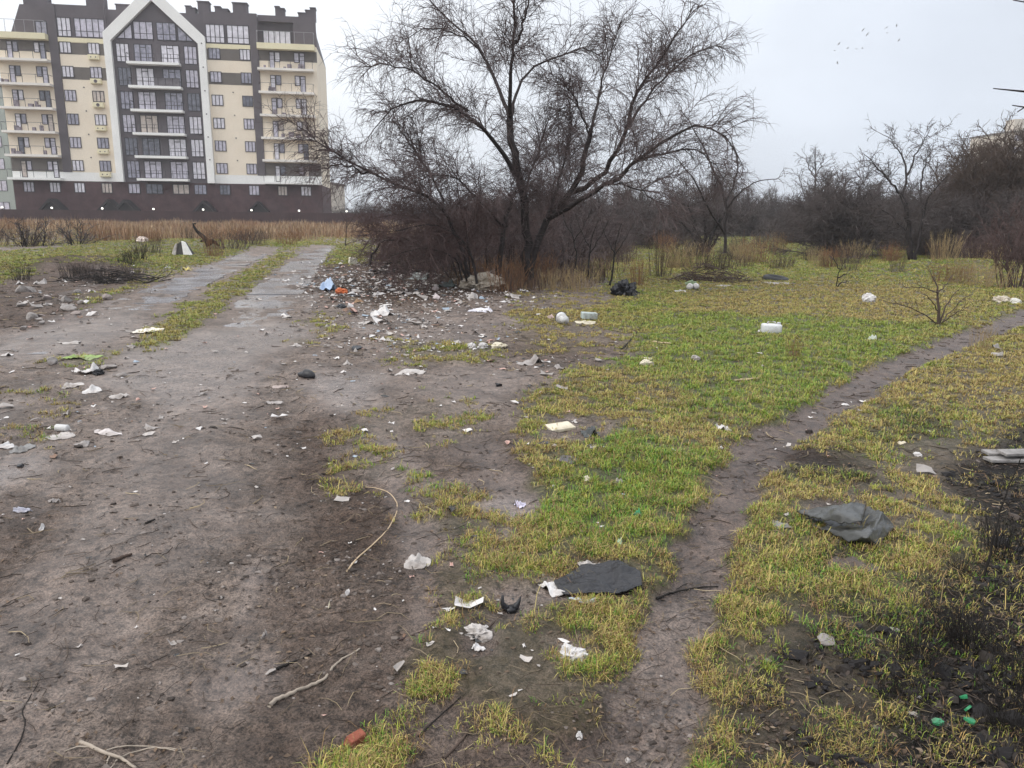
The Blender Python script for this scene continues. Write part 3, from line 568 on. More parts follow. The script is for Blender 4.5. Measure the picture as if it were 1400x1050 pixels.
for px, py, h, w_, lab in ((700, 368, 1.9, 1.5, 'dense reddish brown bramble bush hiding the foot of the big trunk'), (772, 366, 2.0, 1.5, 'dense dark bramble bush right of the big trunk'), (612, 372, 1.7, 1.5, 'dense dark bramble bush in the thicket left of the big trunk'), (560, 362, 1.5, 1.7, 'low dark bramble bush at the left end of the thicket'), (655, 360, 2.3, 1.3, 'tall bramble bush between the thicket and the big trunk'), (830, 352, 2.0, 1.6, 'dark bramble bush behind the two thin saplings')):
    b = GP(px, py); rgx2 = np.random.default_rng(px); ls = fan(20, h, .62, 8, .014, rgx2, .08, .5)
    e = plant('bramble_bush', lab, 'bush', Z0, ls, [dict(den=7, t0=.1, len=(.3, .9), S=6, r=.008, ang=.8, up=.1, droop=.15), dict(den=9, t0=.1, len=(.2, .5), S=4, r=.0055, ang=.8, droop=.1), dict(n=3, len=(.08, .25), S=3, r=.0045, ang=.8)], px, (bark, twig_red if px in (700, 655) else twig), ('stem', 'twigs'), None, 4); e.location = [float(q) for q in b]; e.scale = (w_*.8, w_*.8, 1)
# brush heaps
rgx = np.random.default_rng(6)
def heap(n, w, d, h, rg, r):
    ls = []
    for i in range(n):
        a = rg.uniform(0, 6.28); rr_ = rg.random()**.5; x, y = math.cos(a)*w*rr_*.8, math.sin(a)*d*rr_*.8; z = h*max(0, 1-rr_**2)*rg.random()
        az = rg.normal(0, .5)+(3.14 if rg.random() < .5 else 0); Ln = rg.uniform(.4, 1.1)*w*.5; dr = np.array([math.cos(az), math.sin(az)*.6, rg.normal(.05, .2)])
        P = grow(np.array([[x, y, z]])-dr*Ln*.5, dr[None], np.array([Ln]), 6, .12, .12, rg)[0]; P[:, 2] = np.maximum(P[:, 2], .01); ls.append(np.concatenate([P, np.linspace(r, r*.4, 6)[:, None]], 1))
    return ls
HL = [dict(den=5, t0=.1, len=(.2, .6), S=5, r=.006, ang=.6, droop=.2, zmin=.01), dict(den=6, t0=.1, len=(.1, .3), S=4, r=.004, ang=.7, droop=.2, zmin=.01)]
bp_ = GP(565, 374); proto('brush_heap', 'long low heap of dark cut brushwood under the thicket left of the big tree', 'brushwood', heap(90, 1.35, .8, .75, rgx, .014), HL, 1, (char, twig_dark), bp_, .0, names=('branches', 'twigs'))
bp_ = GP(967, 384); proto('brush_heap', 'low brown heap of dry brushwood on the meadow behind the black bag', 'brushwood', heap(110, 1.25, .6, .55, rgx, .009), HL, 2, (twig_brown, twig_red), bp_, names=('branches', 'twigs'))
bp_ = GP(150, 368); proto('brush_heap', 'dark heap of burnt stalks and brush on the rubble left of the slab track', 'brushwood', heap(50, 1.5, .7, .30, rgx, .012), HL, 3, (char, twig_dark), bp_, names=('branches', 'twigs'))
# ---- trees with their own shape
bt = GP(966, 345); Y = bt[1]; rgx = np.random.default_rng(12)
limbs = [PL(p, Y, 10, a, b, rgx, .03) for p, a, b in [([(962, 347, 0), (955, 320, .1), (948, 300, .2), (940, 280, .3)], .11, .03), ([(966, 347, 0), (972, 322, 0), (980, 305, -.2), (992, 290, -.4)], .13, .04), ([(964, 347, 0), (964, 315, .3), (962, 290, .6), (968, 265, .8)], .09, .03), ([(968, 346, 0), (985, 318, .4), (1000, 300, .6), (1015, 292, .8)], .07, .02), ([(960, 346, 0), (945, 318, -.3), (925, 300, -.4), (908, 295, -.5)], .07, .02)]]
BL = [dict(den=12, t0=.15, len=(.5, 1.4), S=6, r=.015, ang=.8, up=.1, droop=.1), dict(den=9, t0=.1, len=(.3, .8), S=5, r=.011, ang=.8, droop=.1), dict(den=6, t0=.1, len=(.15, .45), S=3, r=.008, ang=.8, droop=.1)]
plant('forked_tree', 'low dark forked tree with short leaning trunk, right of the big tree', 'tree', bt, limbs, BL, 13, (char, twig_dark))
bt = GP(992, 332); Y = 26.; bt = G(992, 332); bt = AT(992, 340, Y); bt[2] = hz(bt[0], bt[1])
limbs = [PL(p, Y, 12, a, b, rgx, .02) for p, a, b in [([(991, 346, 0), (991, 315, 0), (994, 271, 0), (984, 250, .1), (978, 238, .2), (966, 212, .3), (957, 192, .4), (948, 168, .5), (930, 150, .6)], .055, .012), ([(991, 320, 0), (975, 295, -.4), (963, 274, -.6), (949, 246, -.8), (936, 226, -1), (922, 214, -1.1)], .04, .01), ([(993, 275, 0), (1005, 250, .3), (1010, 215, .5), (1000, 185, .7), (985, 172, .8)], .03, .008), ([(994, 285, 0), (1012, 262, -.3), (1030, 250, -.5), (1052, 246, -.6), (1070, 240, -.6)], .03, .008)]]
plant('slender_tree', 'slender leaning bare tree with a pale drooping crown right of the big tree', 'tree', bt, limbs, [dict(den=5, t0=.3, len=(.3, 1.0), S=7, r=.009, ang=.8, up=.1, droop=.35, tap=.8), dict(den=6.5, t0=.1, len=(.25, .8), S=5, r=.006, ang=.8, droop=.5), dict(den=6, t0=.1, len=(.12, .4), S=3, r=.0045, ang=.8, droop=.4)], 14, (bark, twig))
bt = GP(1246, 355); Y = bt[1]
limbs = [PL(p, Y, 12, a, b, rgx, .03) for p, a, b in [([(1246, 357, 0), (1244, 325, 0), (1241, 300, 0), (1236, 275, .1), (1232, 265, .1)], .12, .07), ([(1232, 266, .1), (1218, 250, -.3), (1205, 237, -.5), (1195, 222, -.7), (1180, 210, -.8)], .045, .010), ([(1232, 266, .1), (1240, 245, .3), (1238, 225, .4), (1232, 210, .5), (1222, 195, .6), (1212, 186, .7)], .05, .010), ([(1240, 240, .3), (1250, 215, .6), (1258, 200, .8), (1268, 185, 1)], .04, .012), ([(1252, 360, -.2), (1258, 330, -.3), (1260, 300, -.4), (1266, 275, -.5), (1280, 255, -.7), (1295, 240, -.9)], .07, .014), ([(1262, 290, -.4), (1258, 255, .2), (1263, 225, .5), (1275, 205, .8)], .05, .012), ([(1244, 320, 0), (1225, 300, .5), (1205, 285, .8), (1190, 265, 1.)], .04, .012)]]
plant('crooked_tree', 'bare tree with a crooked dark trunk and open clumpy crown against the right sky', 'tree', bt, limbs, [dict(den=5.5, t0=.25, len=(.5, 1.5), S=6, r=.013, ang=.75, up=.3, droop=.02, wig=.2), dict(den=7.5, t0=.2, len=(.25, .75), S=5, r=.008, ang=.8, up=.15, wig=.25), dict(den=8, t0=.3, len=(.1, .3), S=3, r=.0075, ang=.8, wig=.3)], 15, (bark, twig_dark))
bt = G(1110, 325); Y = bt[1]; bt[2] = hz(bt[0], bt[1])
limbs = [PL(p, Y, 10, a, b, rgx, .04) for p, a, b in [([(1110, 326, 0), (1112, 280, 0), (1115, 240, 0), (1115, 205, 0)], .14, .03), ([(1112, 285, 0), (1098, 265, .5), (1092, 240, 1.)], .06, .02), ([(1113, 270, 0), (1132, 250, -.5), (1140, 232, -1)], .06, .02), ([(1115, 245, 0), (1104, 225, .5), (1102, 212, .8)], .05, .02), ([(1115, 240, 0), (1125, 222, -.6), (1128, 210, -.8)], .05, .02)]]
plant('distant_tree', 'tall thin bare tree rising alone above the far dark thicket', 'tree', bt, limbs, [dict(den=3.5, t0=.25, len=(.6, 1.6), S=6, r=.02, ang=.8, up=.2, wig=.15), dict(den=4, t0=.2, len=(.3, .9), S=4, r=.014, ang=.8, up=.1), dict(den=5, t0=.3, len=(.15, .4), S=3, r=.012, ang=.8)], 16, (twig_dark, twig_dark))
# saplings on the right of the tree
for (pts, lab) in (([(803, 383, 0), (805, 360, 0), (807, 340, .05), (812, 318, .1), (818, 300, .15)], 'thin dark sapling standing straight, nearer to the big tree of two'), ([(833, 391, 0), (836, 370, 0), (840, 345, .05), (843, 325, .1), (850, 305, .1)], 'thin dark sapling leaning right, directly behind the black bag'),
                   ([(786, 378, .5), (788, 350, .5), (784, 325, .6), (778, 305, .7)], 'thin brown sapling half hidden in the brush right of the big trunk'), ([(472, 336, 0), (473, 322, 0), (474, 305, 0), (472, 292, 0)], 'slim bare sapling on the verge right of the slab track')):
    b = GP(*pts[0][:2]); limbs = [PL([(x, y, d) for x, y, d in pts], b[1], 10, .026, .006, rgx, .015), PL([(pts[2][0], pts[2][1], 0), (pts[2][0]-12, pts[2][1]-22, .2), (pts[2][0]-20, pts[2][1]-48, .3)], b[1], 10, .012, .004, rgx, .01), PL([(pts[2][0], pts[2][1]+6, 0), (pts[2][0]+14, pts[2][1]-16, -.2), (pts[2][0]+26, pts[2][1]-40, -.3)], b[1], 10, .012, .004, rgx, .01)]
    plant('sapling', lab, 'sapling', b, limbs, [dict(den=7, t0=.35, len=(.2, .6), S=5, r=.005, ang=.6, up=.2), dict(den=9, t0=.1, len=(.1, .3), S=4, r=.0036, ang=.7)], 17+int(pts[0][0]), (char, twig_dark))
# little bare shrub beside the trail
b = GP(1283, 443); Y = b[1]
limbs = [PL(p, Y, 8, a, .004, rgx, .008) for p, a in [([(1283, 445, 0), (1282, 420, 0), (1284, 398, 0), (1279, 385, .1), (1272, 372, .1)], .026), ([(1284, 444, 0), (1292, 420, .1), (1300, 405, .2), (1312, 395, .3)], .016), ([(1283, 400, 0), (1268, 394, -.1), (1252, 392, -.2), (1238, 394, -.2)], .010), ([(1282, 425, 0), (1275, 412, -.2), (1262, 402, -.3)], .010), ([(1282, 444, 0), (1264, 428, -.2), (1240, 418, -.3), (1205, 411, -.3)], .010), ([(1285, 444, 0), (1300, 432, -.2), (1322, 420, -.4)], .010), ([(1284, 398, 0), (1294, 388, .2), (1302, 376, .3)], .010), ([(1286, 443, .1), (1308, 415, .5), (1330, 402, .6)], .010)]]
plant('bare_shrub', 'small bare shrub with a dark foot growing in the green grass beside the trail', 'shrub', b, limbs, [dict(den=6, t0=.3, len=(.1, .32), S=4, r=.0042, ang=.7, up=.1), dict(n=2, len=(.04, .12), S=3, r=.004, ang=.8)], 21, (twig_brown, twig_brown), ('stem', 'twigs'))
b = GP(1143, 392); Y = b[1]
limbs = [PL(p, Y, 8, .014, .004, rgx, .01) for p in [[(1143, 392, 0), (1145, 378, 0), (1150, 364, 0), (1160, 352, 0)], [(1145, 380, 0), (1156, 375, .1), (1166, 372, .2)], [(1143, 392, 0), (1152, 385, -.2), (1160, 388, -.3)], [(1148, 368, 0), (1140, 355, .1), (1138, 345, .2)]]]
plant('bare_shrub', 'small crooked bare shrub on the meadow above the white round bag', 'shrub', b, limbs, [dict(den=7, t0=.3, len=(.12, .35), S=4, r=.006, ang=.7), dict(n=3, len=(.05, .15), S=3, r=.006, ang=.8)], 22, (char, twig_dark), ('stem', 'twigs'))
# branch tips of a tree that stands beyond the right edge
b = G(1790, 560); b[2] = 0; Y = b[1]
limbs = [PL(p, Y, 10, a, .004, rgx, .01) for p, a in [([(1790, 560, 0), (1780, 300, 0), (1760, 100, 0), (1740, -100, 0)], .10), ([(1775, 250, 0), (1650, 180, .1), (1500, 140, .2), (1400, 117, .2), (1358, 121, .2)], .03), ([(1770, 240, 0), (1600, 175, -.1), (1450, 148, -.1), (1400, 140, -.1), (1384, 144, -.1)], .02), ([(1500, 160, -.1), (1430, 140, -.1), (1400, 149, -.1), (1391, 153, -.1)], .009), ([(1762, 120, 0), (1600, 40, .2), (1450, 8, .2), (1385, 0, .2)], .02), ([(1765, 160, 0), (1850, 60, 0), (1900, -60, 0), (1950, -200, 0)], .04)]]
plant('overhanging_tree', 'bare tree outside the right edge, only a few thin branch tips reaching into the sky', 'tree', b, limbs, [dict(den=1.2, t0=.5, t1=.8, len=(.08, .3), S=4, r=.004, ang=.6)], 23, (bark, bark))
# ---- repeated background bushes
DL = [dict(den=6, t0=.06, len=(.5, 1.4), S=6, r=.013, ang=.75, up=.1, droop=.05), dict(den=6.5, t0=.05, len=(.3, .85), S=4, r=.0095, ang=.8), dict(den=5.5, t0=.1, len=(.2, .55), S=3, r=.0085, ang=.8)]
def bushproto(n, h, spread, seed, r=.05, droop=.03): return fan(n, h, spread, 9, r, np.random.default_rng(seed), droop, .3)
made = {}
def bg_plant(kind, px, py, h, wd, label, group=None, cat='bush', name='bare_bush'):
    """h: height in metres, wd: width factor"""
    p = GP(px, py) if py > 312 else None
    if p is None: p = G(px, py); p[2] = hz(p[0], p[1])
    rz = random.uniform(0, 6.28); sc = lambda h0: (h/h0*wd, h/h0*wd, h/h0)
    H0 = dict(round=3.6, tall=6.0, scrub=1.0, red=2.2)[kind]
    if kind not in made:
        rg_ = np.random.default_rng(len(made)+40)
        if kind == 'round': l, lv, m = bushproto(30, 3.4, .60, 51, .032), DL, (twig_dark, twig_dark)
        if kind == 'tall': l, lv, m = bushproto(13, 5.6, .30, 52, .06, .0), [dict(den=4.6, t0=.15, len=(.7, 1.9), S=6, r=.024, ang=.6, up=.35), dict(den=5.5, t0=.1, len=(.35, 1.), S=4, r=.011, ang=.75, up=.1), dict(den=5, t0=.1, len=(.15, .5), S=3, r=.010, ang=.8)], (twig_dark, twig_brown)
        if kind == 'scrub': l, lv, m = fan(16, .95, .6, 6, .012, rg_, .02, .3), [dict(den=9, t0=.2, len=(.15, .4), S=4, r=.009, ang=.6, up=.2), dict(den=9, t0=.1, len=(.08, .22), S=3, r=.007, ang=.8)], (char, twig_dark)
        if kind == 'red': l, lv, m = fan(34, 2.1, .33, 8, .016, rg_, .05, .6), [dict(den=5, t0=.2, len=(.3, .8), S=5, r=.008, ang=.5, up=.2), dict(den=7, t0=.1, len=(.15, .45), S=3, r=.006, ang=.7)], (twig_red, twig_red)
        made[kind] = proto(name, label, cat, l, lv, 60+len(made), m, p, rz, sc(H0), group=group); made[kind].name = name
        return made[kind]
    return dup(made[kind], p, rz, sc(H0), label, group)
GF = 'dark bare bushes forming the far thicket behind the meadow'; LF = 'dark bare bush in the continuous far thicket behind the meadow'
bg_plant('round', 1150, 350, 3.6, 1.15, 'large round dark bare bush standing alone at the right meadow edge')
for i in range(20): bg_plant('round', 690+i*37+random.uniform(-12, 12), 321+random.uniform(-2, 3), random.uniform(2.6, 3.8), random.uniform(1.0, 1.5), LF, GF)
for i in range(13): bg_plant('tall', 860+i*34+random.uniform(-14, 14), 320+random.uniform(-2, 3), random.uniform(4.0, 6.0), random.uniform(.8, 1.2), 'bare tree rising out of the far thicket behind the meadow', 'bare trees rising out of the far thicket', 'tree', 'bare_tree')
for px, py, h in ((752, 343, 2.5), (790, 340, 2.6), (835, 338, 2.7), (880, 336, 2.5), (700, 340, 2.4), (660, 338, 2.6), (915, 334, 2.4)):
    bg_plant('round', px, py, h, 1.15, 'dark bare bush in the row right behind the big bare tree', 'bushes in the row right behind the big bare tree')
for px, h in ((462, 2.2), (500, 3.0), (535, 2.7), (572, 3.3), (610, 3.4), (650, 3.6), (688, 3.4)):
    p = AT(px, 300, 92.); p[2] = 0; dup(made['round'], p, random.uniform(0, 6), (h/3.6*1.5, h/3.6*1.5, h/3.6), 'distant dark bush behind the long brown fence', 'bushes behind the long brown fence')
for px, py, h, w in ((1190, 336, 3.0, 1.2), (1222, 338, 3.2, 1.1), (1275, 344, 3.6, 1.1), (1200, 328, 3.6, 1.2), (1085, 332, 2.6, 1.2), (1120, 330, 3.2, 1.1)):
    bg_plant('round', px, py, h, w, 'dense dark bush in the mass around the crooked bare tree', 'dense bushes around the crooked bare tree')
for px, py, h, w in ((1312, 350, 4.6, 1.0), (1340, 346, 5.4, 1.0), (1372, 352, 5.4, 1.1), (1402, 350, 6.2, 1.0), (1440, 356, 5.8, 1.1), (1500, 360, 5.6, 1.1), (1330, 338, 6.0, 1.2), (1385, 336, 7.4, 1.2), (1290, 338, 4.4, 1.2), (1450, 336, 7.6, 1.2)):
    bg_plant('tall', px, py, h, w, 'tall dark bare tree in the dense wood at the right edge', 'tall bare trees crowding the right edge', 'tree', 'bare_tree')
for px, py, h, w in ((1320, 352, 2.6, 1.4), (1352, 354, 2.6, 1.4), (1395, 356, 2.8, 1.3), (1440, 360, 2.8, 1.3), (1290, 350, 2.4, 1.3)):
    bg_plant('round', px, py, h, w, 'dark undergrowth bush at the foot of the tall trees at the right edge', 'undergrowth bushes at the foot of the right wood')
bg_plant('red', 1392, 380, 2.0, .9, 'reddish brown twiggy shrub at the right edge where the trail leaves the meadow', None, 'shrub', 'reddish_shrub')
bg_plant('red', 1330, 362, 1.2, 1.2, 'low reddish shrub in front of the dark wood, left of the bigger reddish one', None, 'shrub', 'reddish_shrub')
bg_plant('red', 1430, 372, 2.2, 1.2, 'reddish shrub just outside the right edge of the photo', None, 'shrub', 'reddish_shrub')
bg_plant('scrub', 42, 337, 1.25, 1.6, 'dark scrubby bush on a brown mound in the dry grass, farthest left', None, 'bush', 'scrub_bush')
bg_plant('scrub', 106, 334, 1.15, 1.4, 'dark spiky bush in the dry grass, second from the left edge', None, 'bush', 'scrub_bush')
bg_plant('scrub', 1155, 352, .7, 1.6, 'low weedy bush at the foot of the large round dark bush', None, 'bush', 'scrub_bush')
bg_plant('scrub', 1040, 335, .8, 1.4, 'small weedy bush alone on the far meadow, right of the forked tree', None, 'bush', 'scrub_bush')
# ---- clumps of dry stalks
stalkp = {}
def stalks(kind, px, py, h, w, label, group=None):
    p = GP(px, py); mats = dict(straw=straw, rust=rust, char=char, brown=twig_brown)[kind]
    if kind not in stalkp:
        rg_ = np.random.default_rng(80+len(stalkp)); l = fan(70, 1.0, .22, 5, .006 if kind != 'char' else .007, rg_, .08, .45, .05)
        e = plant('dry_stalks', label, 'weeds', Z3, l, [dict(n=2, t0=.5, len=(.1, .3), S=3, r=.004, ang=.4, up=.3)], 90, (mats, mats), ('stem', 'twigs'), None, 3); e.location = [float(q) for q in p]; e.scale = (h*w, h*w, h); stalkp[kind] = e; return
    dup(stalkp[kind], p, random.uniform(0, 6), (h*w, h*w, h), label, group)
for a in [('rust', 872, 390, .75, .8, 'rust coloured clump of dry stalks right behind the black bag'), ('straw', 755, 397, .5, 1.4, 'straw coloured dry grass clump right of the big trunk, left of two'), ('straw', 795, 398, .55, 1.5, 'straw coloured clump of dry grass stalks below the two thin saplings'),
          ('brown', 902, 378, 1.0, .7, 'brown clump of thin leaning stalks left of the brown brush heap'), ('brown', 1165, 362, .75, 1.6, 'brown weed clump in front of the large round dark bush'), ('brown', 1105, 356, .6, 1.6, 'brown weed clump on the meadow left of the large round dark bush'),
          ('brown', 1010, 352, .6, 1.8, 'brown weed clump at the foot of the forked dark tree'), ('rust', 1215, 358, .6, 1.6, 'rusty weeds around the foot of the crooked bare tree'), ('straw', 1352, 378, .7, 1.4, 'pale dry grass clump on the small mound at the right edge'), ('rust', 1300, 368, .6, 1.7, 'rusty weeds left of the small grassy mound'),
          ('rust', 292, 350, 1.15, .8, 'reddish dry weed clump left of the slab track'), ('rust', 690, 396, .75, 1.5, 'rusty weeds crowding the foot of the big trunk'), ('rust', 650, 385, .6, 1.4, 'rusty weeds between the thicket and the big trunk'), ('rust', 735, 385, .8, 1.4, 'rusty weeds right of the big trunk'),
          ('straw', 1340, 478, .35, .9, 'pale dry grass tuft growing where the trail narrows'), ('rust', 1085, 488, .28, .7, 'tiny rusty weed in the middle of the green meadow'), ('brown', 955, 352, .7, 1.5, 'brown weeds left of the forked dark tree'),
          ('char', 1372, 760, .22, 1.3, 'charred black weed clump at the right edge below the grey planks'), ('char', 1325, 880, .16, 1.6, 'charred black weed clump above the green shards'), ('char', 1250, 905, .12, 1.8, 'charred black weed clump left of the green shards'), ('char', 1390, 960, .2, 1.5, 'charred black weed clump in the bottom right corner')]: stalks(*a)
for i in range(14): stalks(random.choice(('char', 'brown')), random.uniform(25, 195), random.uniform(354, 384), random.uniform(.2, .45), random.uniform(1.2, 2.4), 'dark weed clump on the burnt rubble mound left of the slab track', 'weed clumps on the burnt rubble mound')
for i in range(16): stalks(random.choice(('rust', 'brown', 'brown')), random.uniform(-20, 420), random.uniform(329, 337), random.uniform(.5, 1.0), random.uniform(1.2, 2.6), 'brown dry weed clump standing in front of the tall field grass', 'weed clumps in front of the tall field grass')
GC = 'charred weed clumps in the burnt corner'
for i in range(12): stalks('char', random.uniform(1200, 1420), random.uniform(720, 1040), random.uniform(.06, .16), random.uniform(.9, 1.6), 'charred tangled weed clump in the burnt bottom right corner', GC)
b = GP(1345, 792); Y = b[1]
limbs = [PL(p, Y, 10, a, .002, rgx, .004) for p, a in [([(1345, 794, 0), (1356, 740, 0), (1366, 705, .02), (1372, 684, .02), (1384, 655, .03), (1396, 625, .03)], .006), ([(1371, 686, .02), (1380, 690, 0), (1392, 680, -.03), (1402, 684, -.05)], .004), ([(1366, 705, .02), (1376, 712, 0), (1386, 706, .05)], .003), ([(1375, 676, .02), (1370, 660, .05), (1372, 640, .06)], .003)]]
plant('dead_weed', 'single tall blackened weed stem with hooked branches at the right edge', 'weed', b, limbs, [dict(den=6, t0=.4, len=(.02, .08), S=3, r=.0018, ang=.7)], 24, (char, char), ('stem', 'twigs'))
GW = 'weed clumps along the far edge of the meadow'
for i in range(64): stalks(random.choice(('brown', 'brown', 'rust', 'straw')), random.uniform(880, 1400), 336+34*random.random()**1.3, random.uniform(.4, 1.05), random.uniform(.9, 1.9), 'dry weed clump in the scattered band along the far edge of the meadow', GW)
for i in range(9): stalks(random.choice(('brown', 'rust')), random.uniform(700, 860), random.uniform(345, 380), random.uniform(.4, .8), random.uniform(1., 1.8), 'dry weed clump in the shade right behind the big tree', 'weed clumps right behind the big tree')
n0 = 26000; px_ = RNG.uniform(515, 880, n0); py_ = RNG.uniform(322, 400, n0)
gq = np.array([G(a, b)[:2] for a, b in zip(px_, py_)]); x, y = gq[:, 0], gq[:, 1]
kp = inpoly(x+.5*fbm(x, y, 3, .6, 57), y+.8*fbm(x, y, 3, .6, 58), WP([(545, 372), (600, 384), (660, 398), (705, 402), (770, 396), (830, 384), (860, 350), (870, 322), (520, 322), (515, 350)])) & (RNG.random(n0) < .25+.75*sstep(-.3, .5, fbm(x, y, 3, 1.1, 59)))
x, y = x[kp], y[kp]; n = len(x); r = np.hypot(x, y)
uc = np.array([[.11, .07, .05], [.17, .105, .065], [.07, .048, .038], [.30, .21, .12]])[RNG.choice(4, n, p=[.38, .28, .24, .10])]*RNG.uniform(.7, 1.25, (n, 1))
tag(blades(x, y, look(H, x, y), .10+.32*RNG.random(n)**1.6, .0007*r*RNG.uniform(.5, 1.3, n), RNG.uniform(0, 6.28, n), np.abs(RNG.normal(.35, .3, n)), uc, 'undergrowth', gmat, .9), 'brown dead undergrowth covering the ground around and behind the big tree', 'undergrowth', kind='stuff')
# tall dry grass of the field in front of the fence
U = np.array([.9881, .1534]); NN_ = np.array([.1534, -.9881]); FO = AT(35, 287, 97.8)[:2]   # facade direction and outward normal
FENCE_OFF = 17.5
n0 = 230000; s = RNG.uniform(-30, 110, n0); t = FENCE_OFF+.3+RNG.random(n0)**1.15*47; x = FO[0]+U[0]*s+NN_[0]*t; y = FO[1]+U[1]*s+NN_[1]*t
front = WP([(-900, 336), (0, 336), (130, 334), (200, 334), (300, 333), (330, 331), (440, 326), (470, 326), (520, 325), (640, 322), (760, 320), (820, 319), (820, 306), (640, 300.5), (440, 299.5), (200, 297), (0, 295), (-900, 286)])
x2 = x+2.2*fbm(x, y, 3, .25, 51); y2 = y+3*fbm(x, y, 3, .25, 52); kp = inpoly(x2, y2, front) & (RNG.random(n0) < .35+.65*sstep(-.4, .4, fbm(x, y, 3, .35, 53)))
x, y = x[kp], y[kp]; n = len(x); r = np.hypot(x, y)
cv_ = sstep(-.5, .5, fbm(x, y, 3, .16, 56))
fc = np.array([[.26, .17, .105], [.32, .23, .145], [.40, .315, .20], [.17, .11, .072]])[RNG.choice(4, n, p=[.36, .32, .14, .18])]*RNG.uniform(.87, 1.12, (n, 1))*(1+.22*fbm(x, y, 4, .2, 54))[:, None]*(np.array([1.0, .84, .74])*(1-cv_[:, None])+np.array([1.1, 1.08, 1.02])*cv_[:, None])
hg = np.clip(.36+.42*fbm(x, y, 4, .3, 55)+.34*RNG.random(n)**2, .1, 1.05)
tag(blades(x, y, look(H, x, y), hg, np.clip(.0007*r, .012, .05)*RNG.uniform(.6, 1.2, n), RNG.uniform(0, 6.28, n), np.abs(RNG.normal(.34, .28, n)), np.clip(fc, .01, .7), 'dry_field_grass', gmat, .9), 'tall brown dry grass of the field between the slab track and the fence', 'grass', kind='stuff')
# ================================================================ BUILDINGS
ANG = math.atan2(U[1], U[0])
cream = pmat('cream_render', (.84, .74, .60), .8, .05, .35, .1, .2, dirt=(.78, .67, .53))
creamy = pmat('pale_yellow_render', (.76, .69, .48), .8, .07, .35, .1, .2)
white = pmat('white_render', (.84, .83, .80), .7, .06, .5, .1, .2)
darkw = pmat('dark_grey_brown_cladding', (.125, .108, .115), .8, .12, .6, .1, .2)
midw = pmat('warm_grey_cladding', (.155, .135, .12), .8, .12, .8, .1, .2)
brick = pmat('dark_brown_brick', (.088, .052, .053), .85, .3, .8, .2, .2)
framem = pmat('dark_window_frame', (.045, .038, .042), .5, .1, 3, 0, .4)
slabm = pmat('pale_balcony_slab', (.78, .735, .68), .8, .07, .5, .1, .2)
metal = pmat('grey_rail_metal', (.30, .29, .30), .4, .1, 3, 0, .5)
darkrail = pmat('dark_rail_metal', (.07, .06, .065), .5, .1, 3, 0, .4)
roofm = pmat('dark_porch_roof', (.030, .024, .024), .7, .2, 1, 0, .3)
def glass(name, c, var):
    m, nt, b = newmat(name); tcn = N(nt, 'ShaderNodeTexCoord'); oi = N(nt, 'ShaderNodeObjectInfo'); n1 = N(nt, 'ShaderNodeTexNoise', Scale=2.4, Detail=3.0)
    ad = N(nt, 'ShaderNodeVectorMath', operation='ADD'); nt.links.new(tcn.outputs['Object'], ad.inputs[0]); nt.links.new(oi.outputs['Location'], ad.inputs[1]); nt.links.new(ad.outputs[0], n1.inputs['Vector'])
    c = np.array(c); nt.links.new(ramp(nt, n1.outputs[0], [(.3, tuple(c*(1-var))), (.7, tuple(c*(1+var)))]), b.inputs['Base Color'])
    b.inputs['Roughness'].default_value = .08; b.inputs['Specular IOR Level'].default_value = .8; return m
panes = [glass('net_curtain_glass', (.50, .47, .54), .25), glass('light_curtain_glass', (.68, .65, .70), .2), glass('dim_glass', (.28, .27, .33), .35), glass('dark_glass', (.12, .12, .15), .4), glass('warm_curtain_glass', (.52, .44, .38), .25)]
def fobj(name, off=(0, 0)):
    e = bpy.data.objects.new(name, None); COL.objects.link(e); e.location = (FO[0]+U[0]*off[0]-NN_[0]*off[1], FO[1]+U[1]*off[0]-NN_[1]*off[1], 0); e.rotation_euler = (0, 0, ANG); return e
B = tag(fobj('apartment_building'), 'cream and dark nine storey apartment block with a big white gable shaped frame', 'building')
LV = [5.48+2.74*k for k in range(6)]
mb = MB(); mb.box(-.95, 36.05, .35, 15, 0, 21.9); mb.build('core_wall', cream, B)
mb = MB(); mb.box(-1.05, 36.1, 0, .34, 0, 5.02); mb.box(36.06, 36.1, .35, 15.0, 0, 5.02)
mb.build('base_wall', brick, B)
for u0, u1, h0, h1 in ((5.9, 11.15, 6.11, 21.72), (22.85, 28.08, 6.11, 21.72), (-.98, 4.88, 7.72, 20.0), (29.06, 36.08, 7.72, 20.0)): mb = MB(); mb.box(u0, u1, .02, .34, h0, h1); mb.build('wall', cream, B)
for u0, u1, y0 in ((4.89, 11.14, -.02), (22.86, 36.09, -.02), (-1., 4.88, .015)): mb = MB(); mb.box(u0, u1, y0, .33, 5.03, 6.1); mb.build('white_band', white, B)
for u0, u1, y0, y1, h0, h1 in ((-.98, 4.88, .02, .34, 6.15, 7.71), (-.98, 4.88, .02, .34, 20.01, 21.24), (29.06, 36.08, .02, .34, 6.15, 7.71), (29.06, 36.08, .02, .34, 20.01, 21.24), (5.92, 11.13, .005, .019, 17.0, 18.42), (5.92, 11.13, .005, .019, 19.85, 21.15), (22.87, 28.06, .005, .019, 17.0, 18.42), (22.87, 28.06, .005, .019, 19.85, 21.15)): mb = MB(); mb.box(u0, u1, y0, y1, h0, h1); mb.build('dark_infill', midw, B)
for u0, u1 in ((4.89, 5.89), (28.09, 29.05)): mb = MB(); mb.box(u0, u1, -.08, .33, 6.11, 25.4); mb.build('pier', darkw, B)
